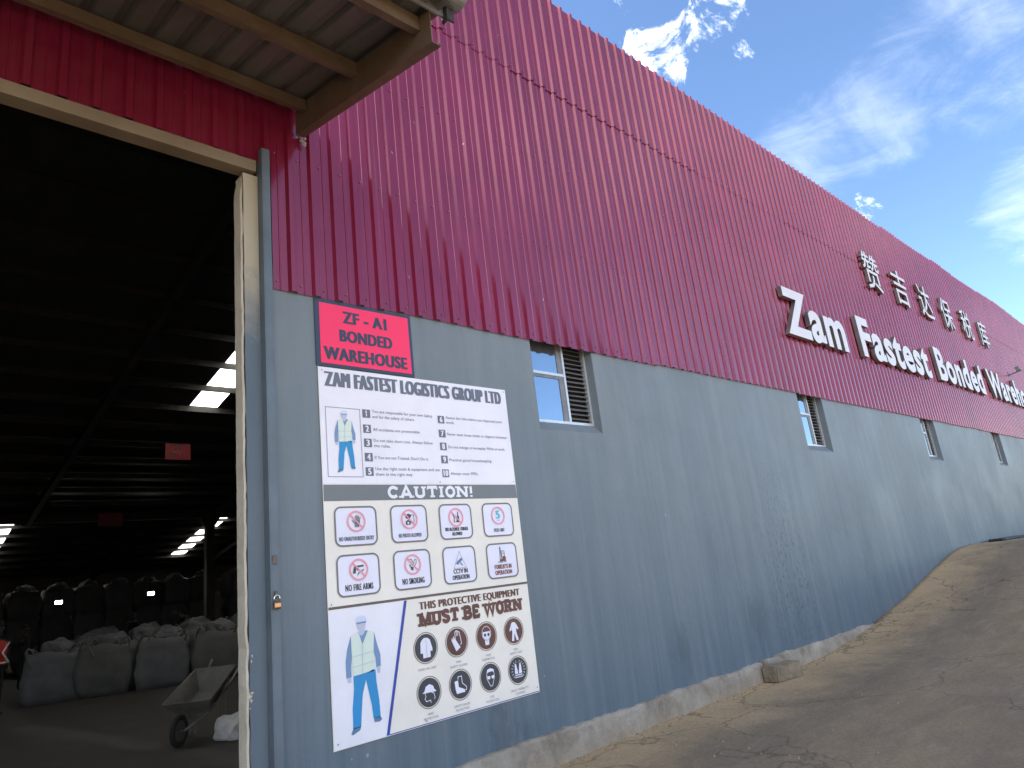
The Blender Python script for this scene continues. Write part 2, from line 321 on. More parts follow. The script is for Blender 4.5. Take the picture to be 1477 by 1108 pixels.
# ------------------------------------------------------------------ helpers
def link(name, me, mat=None, parent=None, loc=None):
    o = bpy.data.objects.new(name, me); COL.objects.link(o)
    if mat is not None and me is not None and not me.materials:
        for m in (mat if isinstance(mat, (list, tuple)) else [mat]): me.materials.append(m)
    if parent: o.parent = parent
    if loc: o.location = loc
    return o
def empty(name, loc, label, cat, group=None, rz=0):
    o = bpy.data.objects.new(name, None); COL.objects.link(o); o.location = loc; o.rotation_euler = (0, 0, rz); o.empty_display_size = .2
    return tag(o, label, cat, group)
def tag(o, label, cat, group=None):
    o['label'] = label; o['category'] = cat
    if group: o['group'] = group
    return o
def stuff(o): o['kind'] = 'stuff'; return o
class MB:
    def __init__(s): s.v = []; s.f = []; s.mi = []
    def add(s, vs, fs, mi=0):
        b = len(s.v); s.v += [tuple(v) for v in vs]; s.f += [tuple(b + i for i in f) for f in fs]; s.mi += [mi] * len(fs); return s
    def box(s, x0, x1, y0, y1, z0, z1, mi=0, rot=None, at=None):
        vs = [Vector((x, y, z)) for z in (z0, z1) for y in (y0, y1) for x in (x0, x1)]
        if rot is not None: vs = [rot @ v for v in vs]
        if at is not None: vs = [v + Vector(at) for v in vs]
        return s.add(vs, [(0, 2, 3, 1), (4, 5, 7, 6), (0, 1, 5, 4), (2, 6, 7, 3), (0, 4, 6, 2), (1, 3, 7, 5)], mi)
    def tube(s, pts, r, n=8, mi=0, cap=True):
        pts = [Vector(p) for p in pts]; rr = r if isinstance(r, (list, tuple)) else [r] * len(pts)
        b = len(s.v); up = None
        for i, p in enumerate(pts):
            d = (pts[min(i + 1, len(pts) - 1)] - pts[max(i - 1, 0)]).normalized()
            if up is None: up = d.orthogonal().normalized()
            up = (up - d * up.dot(d)).normalized(); sd_ = d.cross(up)
            for k in range(n):
                a = 2 * PI * k / n; s.v.append(tuple(p + (up * math.cos(a) + sd_ * math.sin(a)) * rr[i]))
        for i in range(len(pts) - 1):
            for k in range(n):
                s.f.append((b + i * n + k, b + i * n + (k + 1) % n, b + (i + 1) * n + (k + 1) % n, b + (i + 1) * n + k)); s.mi.append(mi)
        if cap:
            s.f.append(tuple(b + k for k in range(n))[::-1]); s.f.append(tuple(b + (len(pts) - 1) * n + k for k in range(n))); s.mi += [mi, mi]
        return s
    def mesh(s, name, mats=None, smooth=False):
        me = bpy.data.meshes.new(name); me.from_pydata(s.v, [], s.f)
        for m in (mats or []): me.materials.append(m)
        me.polygons.foreach_set('material_index', s.mi)
        if smooth: me.polygons.foreach_set('use_smooth', [True] * len(s.f))
        me.update(); return me
    def obj(s, name, mat, parent=None, loc=None, smooth=False, bevel=0):
        me = s.mesh(name, mat if isinstance(mat, (list, tuple)) else [mat], smooth)
        o = link(name, me, None, parent, loc)
        if bevel:
            bm = o.modifiers.new('bevel', 'BEVEL'); bm.width = bevel; bm.segments = 2; bm.limit_method = 'ANGLE'
        return o

# ------------------------------------------------------------------ ground
def prof(x):
    """height of the yard against the wall: level, then a ramp up to a higher apron"""
    ks = [(-999, 0), (4, 0), (8, .0), (10, .02), (11.6, .14), (12.4, .24), (13.4, .38), (15.2, .70), (16.4, .90), (17.3, 1.02), (18.5, 1.055), (20.5, 1.01), (24, .96), (40, .9), (999, .9)]
    for (a, za), (b, zb) in zip(ks, ks[1:]):
        if a <= x <= b:
            t = (x - a) / (b - a); return za + (zb - za) * t
def gh(x, y):
    h = prof(x - .0)
    h += .004 * math.sin(x * 1.7 + y * .9) * math.sin(y * 1.3 - x * .4) * (1 if x > 3 else .3)
    return h
def build_ground():
    xs = [-400, -150, -60, -30, -15, -8, -4] + [-2 + .5 * i for i in range(0, 96)] + [48, 52, 60, 80, 130, 220, 400]
    ys = [-400, -200, -100, -60, -40, -28, -20, -15, -12, -10, -8.5] + [-7.5 + .5 * i for i in range(0, 15)] + [-.25, -.1, .012]
    b = MB(); n = len(xs)
    for y in ys:
        for x in xs: b.v.append((x, y, gh(x, y) if y > -40 else gh(x, -40)))
    for y in (0.05, 60, 400):
        for x in xs:
            b.v.append((x, y, -.12 if y < 1 else -.12))
    nr = len(ys) + 3
    for j in range(nr - 1):
        for i in range(n - 1):
            b.f.append((j * n + i, j * n + i + 1, (j + 1) * n + i + 1, (j + 1) * n + i)); b.mi.append(0)
    o = b.obj('ground', MT['ground'], smooth=True); o['kind'] = 'structure'
    # little stones and crumbs lying on the yard
    g = MB()
    for k in range(230):
        x = random.uniform(4.6, 24); y = -abs(random.gauss(0, 1.3)) - .07; r = random.uniform(.006, .02)
        if random.random() < .06: r *= 1.8
        z = gh(x, y)
        vs = [(x + r * random.uniform(.7, 1.4) * a, y + r * random.uniform(.6, 1.2) * c, z + r * .7 * d) for a, c, d in ((1, 0, 0), (0, 1, 0), (-1, 0, 0), (0, -1, 0), (.1, .1, 1))]
        g.add(vs, [(0, 1, 4), (1, 2, 4), (2, 3, 4), (3, 0, 4)])
    for k in range(260):
        x = random.uniform(4.3, 13); y = -.075 - abs(random.gauss(0, .07)); r = random.uniform(.004, .016) * (1.6 if random.random() < .08 else 1)
        z = gh(x, y)
        vs = [(x + r * random.uniform(.7, 1.4) * a, y + r * random.uniform(.6, 1.2) * c, z + r * .8 * d) for a, c, d in ((1, 0, 0), (0, 1, 0), (-1, 0, 0), (0, -1, 0), (.1, .1, 1))]
        g.add(vs, [(0, 1, 4), (1, 2, 4), (2, 3, 4), (3, 0, 4)])
    s = g.obj('gravel_crumbs', MT['block']); stuff(s); s['label'] = 'small stones and crumbs scattered over the dusty yard'
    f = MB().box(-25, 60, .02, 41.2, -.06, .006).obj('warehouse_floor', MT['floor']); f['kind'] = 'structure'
build_ground()

# ------------------------------------------------------------------ warehouse
WH = empty('warehouse', (0, 0, 0), 'long warehouse with blue plastered wall below maroon ribbed cladding', 'warehouse')
WINX = [(4.95 + 6.13 * k + (.02 if k else 0), 5.93 + 6.13 * k) for k in range(7)]
WZ0, WZ1 = 2.955, 4.02
XR = 2.17                               # wall starts right of the door rail
def build_wall():
    xs = [XR] + [v for w in WINX for v in w] + [60]; zs = [-.2, WZ0, WZ1, 4.1]
    b = MB(); th = .2
    for i in range(len(xs) - 1):
        for j in range(len(zs) - 1):
            hole = (i % 2 == 1) and j == 1
            x0, x1, z0, z1 = xs[i], xs[i + 1], zs[j], zs[j + 1]
            if not hole:
                b.add([(x0, 0, z0), (x1, 0, z0), (x1, 0, z1), (x0, 0, z1)], [(0, 1, 2, 3)])
                b.add([(x0, th, z0), (x1, th, z0), (x1, th, z1), (x0, th, z1)], [(3, 2, 1, 0)])
            else:      # reveals; the sill slopes outwards
                b.add([(x0, 0, z0), (x1, 0, z0), (x1, th, z0 + .20), (x0, th, z0 + .20)], [(0, 1, 2, 3)])
                b.add([(x0, 0, z0), (x0, th, z0), (x0, th, z1), (x0, 0, z1)], [(0, 1, 2, 3)])
                b.add([(x1, 0, z0), (x1, th, z0), (x1, th, z1), (x1, 0, z1)], [(3, 2, 1, 0)])
                b.add([(x0, 0, z1), (x1, 0, z1), (x1, th, z1), (x0, th, z1)], [(3, 2, 1, 0)])
    b.add([(XR, 0, -.2), (XR, th, -.2), (XR, th, 4.1), (XR, 0, 4.1)], [(0, 1, 2, 3)])
    b.obj('wall', MT['wall'], WH)
    # the wall carries on left of the door
    MB().box(-30, -3.2, 0, .2, -.2, 4.1).obj('wall', MT['wall'], WH)
build_wall()

def kerb(x0, x1, zt0, zt1, depth):
    """rough concrete skirting, its top edge chipped"""
    b = MB(); n = int((x1 - x0) / .07); prev = None
    for i in range(n + 1):
        x = x0 + (x1 - x0) * i / n; t = i / n
        zt = zt0 + (zt1 - zt0) * t + .012 * math.sin(x * 5.1) * math.sin(x * 2.3) + random.uniform(-.008, .008)
        d = depth + .008 * math.sin(x * 7) + random.uniform(-.006, .006)
        ring = [(x, -.002, zt + .005), (x, -d * .75, zt), (x, -d, zt - .02 - random.uniform(0, .015)), (x, -d - .012, zt * .5 + random.uniform(-.01, .01)), (x, -d - .02 - random.uniform(0, .02), -.1)]
        b.v += ring
        if i:
            for k in range(4):
                a = (i - 1) * 5 + k; b.f.append((a, a + 1, a + 6, a + 5)); b.mi.append(0)
    b.f.append((0, 1, 2, 3, 4)); b.mi.append(0); m = n * 5; b.f.append((m + 4, m + 3, m + 2, m + 1, m)); b.mi.append(0)
    return b.obj('kerb', MT['conc'], WH)
kerb(2.2, 5.4, .245, .235, .05); kerb(5.403, 8.30, .232, .212, .05); kerb(8.303, 12.6, .222, .19, .035)
MB().box(8.27, 8.36, -.075, -.002, -.05, .225).obj('kerb_joint', MT['block'], WH, bevel=.01)

# cladding: ribbed steel sheets one metre wide, two tiers lapped at 7.38 m
def sheet_mesh(name, h, nr=5, flare=0):
    b = MB(); prof_ = []
    for k in range(nr):
        x = k * .2; prof_ += [(x, 0), (x + .052, 0), (x + .056, -.004), (x + .064, -.004), (x + .068, 0), (x + .12, 0), (x + .138, -.030), (x + .178, -.030), (x + .196, 0)]
    prof_.append((nr * .2 + .006, -.0015))
    zs = [0, h * .25, h * .5, h * .75, h]
    n = len(prof_)
    for z in zs:
        for x, y in prof_: b.v.append((x, y, z))
    for j in range(len(zs) - 1):
        for i in range(n - 1):
            b.f.append((j * n + i, j * n + i + 1, (j + 1) * n + i + 1, (j + 1) * n + i)); b.mi.append(0)
    return b.mesh(name, [MT['clad']])
def build_clad():
    low = sheet_mesh('cladding_sheet', 3.50); up = sheet_mesh('cladding_sheet_upper', 1.56); lint = sheet_mesh('cladding_sheet_short', 2.44)
    x0 = 2.185
    for k in range(-31, 57):
        x = x0 + k
        dz = random.uniform(-.012, .012); lean = random.uniform(-.0012, .0012)
        if k >= 0: o = link('cladding_sheet', low, None, WH, (x, -.012, 3.90 + dz * .7))
        elif k >= -6: o = link('cladding_sheet', lint, None, WH, (x, -.012, 4.965 + dz * .5))
        else: o = link('cladding_sheet', low, None, WH, (x, -.012, 3.90 + dz))
        o.rotation_euler = (lean, 0, random.uniform(-.0015, .0015))
        ext = 0 if x < 18 else (.10 + .05 * math.sin(x * .7) if x > 22 else .04)
        o = link('cladding_sheet', up, None, WH, (x, -.020, 7.355 + dz)); o.rotation_euler = (-lean, random.uniform(-.0008, .0008), random.uniform(-.0015, .0015)); o.scale = (1, 1, 1 + ext / 1.56)
    # folded coping over the sheet ends
    # screws along the purlin lines
    s = MB()
    for z in (3.97, 5.1, 6.25, 7.43, 8.8):
        for i in range(0, 130):
            x = x0 + .03 + .2 * i
            if x > 16: break
            if z < 4.9 or True:
                zz = z + random.uniform(-.006, .006)
                s.tube([(x, -.010, zz), (x, -.021 - (.008 if z > 7.3 else 0), zz)], .0075, 6)
    o = stuff(s.obj('cladding_screws', MT['rust'], WH)); o['label'] = 'rows of small screw heads across the maroon sheets'
    c = MB().box(-29, 59.2, .04, .16, 8.70, 8.84).obj('parapet_rail', MT['int'], WH)
    MB().box(2.2, 59.2, .0, .04, 4.12, 4.2).obj('cladding_rail', MT['int'], WH)
    for z in (5.1, 6.25, 7.4): MB().box(-29, 59.2, .0, .05, z - .04, z + .04).obj('cladding_rail', MT['int'], WH)
build_clad()

# door opening: steel lintel, rough plaster pier, steel rail
MB().box(-3.2, 2.06, -.030, .10, 4.865, 4.965).obj('door_lintel', MT['cream'], WH, bevel=.004)
def build_pier():
    b = MB(); n = 90; z0, z1 = -.1, 4.84; rows = []
    for i in range(n + 1):
        z = z0 + (z1 - z0) * i / n
        j = .0015 * math.sin(z * 9) + random.uniform(-.003, .003)
        if 1.0 < z < 1.6: j += random.uniform(-.004, .010)
        top = max(0, (z - 4.70) / .14)
        rows.append([(1.945 + .02 + .02 * top, .14, z), (1.945 + j * .4 + .03 * top, .13, z), (1.945 + j + .03 * top, .012, z), (1.957 + j, 0, z)])
    for r in rows: b.v += r
    for i in range(n):
        for k in range(3):
            a = i * 4 + k; b.f.append((a, a + 1, a + 5, a + 4)); b.mi.append(0)
    # broken plaster lumps at the arris
    b.add([(1.965, .0, z1), (2.075, .0, z1), (2.075, .14, z1), (1.965, .14, z1)], [(0, 1, 2, 3)])
    b.add([(1.965, .14, z0), (2.075, .14, z0), (2.075, .14, z1), (1.965, .14, z1)], [(3, 2, 1, 0)])
    b.obj('door_pier', MT['plaster'], WH)
    f = MB(); n2 = 60
    for i in range(n2 + 1):
        z = z0 + (z1 - z0) * i / n2; j = random.uniform(-.003, .004)
        f.v += [(1.962 + j, -.004, z), (2.078, -.004, z)]
        if i: a = 2 * i; f.f.append((a - 2, a - 1, a + 1, a)); f.mi.append(0)
    f.obj('pier_face', MT['pier'], WH)
    g = MB()
    for k in range(7):
        z = random.choice((1.0, 1.02, 1.28)) + random.uniform(-.04, .04); r = random.uniform(.006, .016)
        for _ in range(1):
            c = Vector((1.962 + random.uniform(0, .02), -.006, z))
            vs = [c + Vector((r * random.uniform(.6, 1.3) * a, r * .6 * b_, r * random.uniform(.6, 1.4) * d)) for a, b_, d in ((1, 0, 0), (-1, 0, 0), (0, -1, 0), (0, 0, 1), (0, 0, -1))]
            g.add(vs, [(0, 2, 3), (3, 2, 1), (1, 2, 4), (4, 2, 0)])
    stuff(g.obj('plaster_crumbs', MT['plaster'], WH))
build_pier()
rb = MB().box(2.085, 2.095, -.075, .0, -.1, 5.07).box(2.095, 2.150, -.075, -.065, -.1, 5.07).obj('door_rail', MT['rail'], WH, bevel=.002)
MB().box(2.080, 2.16, -.0, .05, -.1, 5.0).obj('rail_backing', MT['rail'], WH)
MB().box(2.10, 2.13, -.082, -.076, 1.84, 1.90).obj('lock_hasp', MT['lockdark'], WH, bevel=.003)
MB().box(2.108, 2.126, -.090, -.076, 1.62, 1.665).obj('lock_hasp', MT['lockdark'], WH, bevel=.003)
# left jamb, out of sight
MB().box(-3.45, -3.205, -.03, .17, -.1, 4.86).obj('door_pier', MT['plaster'], WH)

def build_window(k, x0, x1):
    w = bpy.data.objects.new('window', None); COL.objects.link(w); w.parent = WH; w.location = (x0, 0, WZ0)
    W_, H = x1 - x0, WZ1 - WZ0; yf = .105; f = .028; mx = .58; tz = .64
    fr = MB()
    z0 = .108
    fr.box(0, W_, yf, yf + .04, z0, z0 + f).box(0, f, yf, yf + .04, z0 + f, H).box(W_ - f, W_, yf, yf + .04, z0 + f, H)
    fr.box(mx, mx + f, yf - .004, yf + .04, z0 + f, H).box(f, mx, yf, yf + .04, tz, tz + f)
    fr.obj('window_frame', MT['alu'], w)
    # dark inner casement round each pane
    d = MB()
    for a, c in ((z0 + f, tz), (tz + f, H)):
        d.box(mx - .075, mx - .001, yf + .006, yf + .03, a, c); d.box(f, mx - .075, yf + .006, yf + .03, c - .035, c)
    d.obj('casement', MT['slat'], w)
    for a, c in ((z0 + f, tz - .035), (tz + f, H - .035)):
        MB().box(f, mx - .075, yf + .014, yf + .018, a, c).obj('pane', MT['glass'], w)
    sl = MB(); l, r_ = mx + f + .002, W_ - f - .002
    sl.box(-(r_ - l) / 2, (r_ - l) / 2, -.024, .024, -.0015, .0015, rot=Matrix.Rotation(R(38), 3, 'X'))
    me = sl.mesh('louvre_slat', [MT['slat']])
    ns = 17; hh = (H - z0 - f - .03) / ns
    for i in range(ns):
        o = link('louvre_slat', me, None, w, ((l + r_) / 2, yf + .028, z0 + f + .02 + hh * (i + .5)))
        o.rotation_euler = (random.uniform(-.08, .08), random.uniform(-.02, .02), 0)
    MB().box(l - .02, r_ + .02, yf + .075, yf + .08, z0, H).obj('louvre_dark_sheet', MT['dark'], w)  # near-black sheet stands in for the darkness behind the slats
for k, (a, b_) in enumerate(WINX): build_window(k, a, b_)

# roof of two bays, purlins, rafters, columns
def zA(y): return min(6.9 + .19 * y if y < 5.5 else 9, 10.6 - .19 * (y + 4.69)) if y >= 0 else 6.9
def build_roof():
    yr = 5.6; zr = 10.6 - .19 * (yr + 4.69)           # first ridge
    yv = 23.1; zv = 10.6 - .19 * (yv + 4.69)          # valley
    yr2 = 13.1 - 0; 
    t2 = (13.1 - (zv - .19 * (yv + 4.69))) / .38; yr2 = t2 - 4.69; zr2 = 13.1 - .19 * t2
    yb = 41.2; zb = 13.1 - .19 * (yb + 4.69)
    slopes = [(0.06, zr - .19 * (yr - .06), yr, zr, []), (yr, zr, yv, zv, [(-11.4, 0), (-2.5, 0), (6.42, 0), (15.3, 0), (24.2, 0)]),
              (yv, zv, yr2, zr2, []), (yr2, zr2, yb, zb, [(-12.7, 1), (-3.9, 1), (4.45, 1), (13.65, 1), (22.5, 1)])]
    pur = MB().box(-25, 60, -.03, .03, -.17, -.02).mesh('purlin', [MT['int']])
    for (y0, z0, y1, z1, rows) in slopes:
        def P(y): return z0 + (z1 - z0) * (y - y0) / (y1 - y0)
        xs = [-25]
        for x, kind in rows: xs += [x, x + .74]
        xs.append(60)
        nseg = max(1, int(round((y1 - y0) / 1.22))); ys = [y0 + (y1 - y0) * i / nseg for i in range(nseg + 1)]
        for i in range(0, len(xs) - 1):
            a, c = xs[i], xs[i + 1]
            if i % 2 == 0:
                b = MB(); b.add([(a, y0, P(y0)), (c, y0, P(y0)), (c, y1, P(y1)), (a, y1, P(y1)), (a, y0, P(y0) + .03), (c, y0, P(y0) + .03), (c, y1, P(y1) + .03), (a, y1, P(y1) + .03)],
                                [(0, 3, 2, 1), (4, 5, 6, 7), (0, 1, 5, 4), (2, 3, 7, 6), (1, 2, 6, 5), (3, 0, 4, 7)])
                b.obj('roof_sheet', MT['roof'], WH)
            else:
                kind = rows[(i - 1) // 2][1]
                for j in range(nseg):
                    ya, yb_ = ys[j] + .06, ys[j + 1] - .06
                    lit = (ys[j] < 13.9) if kind == 0 else (ys[j] > 30.6 and ys[j + 1] < 38.9)
                    b = MB(); e = .004
                    b.add([(a, ys[j], P(ys[j]) + e), (c, ys[j], P(ys[j]) + e), (c, ys[j + 1], P(ys[j + 1]) + e), (a, ys[j + 1], P(ys[j + 1]) + e)], [(0, 1, 2, 3)])
                    b.obj('skylight_panel' if lit else 'roof_sheet', MT['sky'] if lit else MT['roof'], WH)
        for y in ys[(1 if y0 > 1 else 0):]:
            link('purlin', pur, None, WH, (0, y, P(y)))
        for x in [-19.8 + 6 * k for k in range(13)]:
            b = MB(); b.add([(x, y0, P(y0) - .42), (x + .16, y0, P(y0) - .42), (x + .16, y1, P(y1) - .42), (x, y1, P(y1) - .42), (x, y0, P(y0) - .18), (x + .16, y0, P(y0) - .18), (x + .16, y1, P(y1) - .18), (x, y1, P(y1) - .18)],
                            [(0, 3, 2, 1), (4, 5, 6, 7), (0, 1, 5, 4), (2, 3, 7, 6), (1, 2, 6, 5), (3, 0, 4, 7)])
            b.obj('rafter', MT['int'], WH)
    MB().box(-25, 60, yv - .1, yv + .1, zv - .32, zv - .18).obj('valley_beam', MT['int'], WH)
    cm = MB().box(-.15, .15, -.15, .15, 0, zv - .325)
    for q in (-1, 1):
        cm.add([(q * .15, -.1, zv - .70), (q * .15, .1, zv - .70), (q * .38, .1, zv - .325), (q * .38, -.1, zv - .325), (q * .15, -.1, zv - .325), (q * .15, .1, zv - .325)], [(0, 1, 2, 3), (0, 3, 4), (1, 5, 2), (3, 2, 5, 4)])
    me = cm.mesh('column', [MT['int']])
    for x in (-13.9, -1.9, 10.15, 22.2, 34.2, 46.2): link('column', me, None, WH, (x, yv, 0))
    MB().box(-25, 60, yb, yb + .2, -.1, 7).obj('back_wall', MT['intwall'], WH)
    MB().box(-25.2, -25, .0, yb, -.1, 8.8).obj('side_wall', MT['intwall'], WH)
    MB().box(60, 60.2, .0, yb, -.1, 8.8).obj('side_wall', MT['intwall'], WH)
build_roof()

# ------------------------------------------------------------------ canopy over the door
CA = empty('canopy', (2.4, 0, 5.3), 'dark lean-to canopy on brown steel beams jutting out above the warehouse door', 'canopy')
def at_canopy(o): o.matrix_parent_inverse = Matrix.Translation(Vector((-2.4, 0, -5.3))); return o
def build_canopy():
    sl = .226
    def beamz(y): return 5.34 + sl * y
    def slab(x0, x1, y0, y1, off0, off1):
        return ([(x0, y0, beamz(y0) + off0), (x1, y0, beamz(y0) + off0), (x1, y1, beamz(y1) + off0), (x0, y1, beamz(y1) + off0),
                 (x0, y0, beamz(y0) + off1), (x1, y0, beamz(y0) + off1), (x1, y1, beamz(y1) + off1), (x0, y1, beamz(y1) + off1)],
                [(0, 1, 2, 3), (7, 6, 5, 4), (4, 5, 1, 0), (6, 7, 3, 2), (5, 6, 2, 1), (7, 4, 0, 3)])
    for x in (2.40, -1.7, -5.8, -9.9):
        b = MB(); b.add(*slab(x, x + .007, -1.9, -.045, 0, .25)); b.add(*slab(x + .0075, x + .075, -1.9, -.045, 0, .007)); b.add(*slab(x + .0075, x + .075, -1.9, -.045, .243, .25))
        b.add(*slab(x + .068, x + .075, -1.9, -.045, .0075, .022))
        at_canopy(b.obj('canopy_beam', MT['beam'], CA))
    for y in (-.22, -1.0, -1.76):
        b = MB(); b.add(*slab(-10, 2.395, y - .035, y + .035, .135 if y < -.5 else .15, .248))
        at_canopy(b.obj('canopy_purlin', MT['beam'], CA))
    # ribbed roof sheets
    prof_ = []
    for k in range(5):
        x = k * .2; prof_ += [(x, 0), (x + .10, 0), (x + .125, .035), (x + .165, .035), (x + .19, 0)]
    prof_.append((1.005, .001))
    b = MB(); n = len(prof_)
    for y in (-2.0, -1.0, 0):
        for x, z in prof_: b.v.append((x, y, beamz(y) - 5.34 + z))
    for j in range(2):
        for i in range(n - 1): b.f.append((j * n + i + 1, j * n + i, (j + 1) * n + i, (j + 1) * n + i + 1)); b.mi.append(0)
    me = b.mesh('canopy_sheet', [MT['under']])
    for k in range(13):
        o = link('canopy_sheet', me, None, CA, (2.46 - 1.0 - k, -.045, 5.34 + .252 + random.uniform(0, .003))); at_canopy(o)
    at_canopy(MB().box(-10, 2.40, -.10, -.001, 5.622, 5.632).obj('gap_light_stop', MT['under'], CA))  # strip added to close the slot that let sky light onto the cladding
    # half-round gutter along the front edge
    g = MB(); c = (-1.99, 5.30); m = 12
    for x in (-10.2, 2.60):
        for r_ in (.105, .098):
            for i in range(m + 1):
                a = PI + PI * i / m; g.v.append((x, c[0] + r_ * math.cos(a), c[1] + r_ * math.sin(a)))
    k = m + 1
    for i in range(m):
        g.f += [(i, i + 1, 2 * k + i + 1, 2 * k + i), (k + i + 1, k + i, 3 * k + i, 3 * k + i + 1), (2 * k + i, 2 * k + i + 1, 3 * k + i + 1, 3 * k + i)]; g.mi += [0] * 3
    g.f.append(tuple(range(2 * k, 3 * k))); g.mi.append(0)
    at_canopy(g.obj('gutter', MT['gutter'], CA, smooth=False))
    f = MB().box(-10.1, 2.50, -1.925, -1.905, 5.14, 5.30); at_canopy(f.obj('fascia', MT['gutter'], CA, bevel=.003))
    f = MB().box(2.50, 2.515, -1.96, -1.90, 5.10, 5.28).box(2.515, 2.56, -1.96, -1.945, 5.10, 5.20); at_canopy(f.obj('gutter_bracket', MT['int'], CA, bevel=.002))
    # torn mortar and flashing where the beam meets the cladding
    f = MB()
    for i in range(14):
        x = 2.42 + random.uniform(-.02, .09); z = 5.30 + random.uniform(-.05, .08); r_ = random.uniform(.008, .02)
        f.add([(x + r_ * a, -.052 + r_ * .4 * c_, z + r_ * d) for a, c_, d in ((1, 0, .2), (-1, .2, 0), (0, -1, 0), (.2, 0, 1), (0, 0, -1))], [(0, 2, 3), (3, 2, 1), (1, 2, 4), (4, 2, 0)])
    at_canopy(stuff(f.obj('mortar_patch', MT['conc'], CA)))
build_canopy()

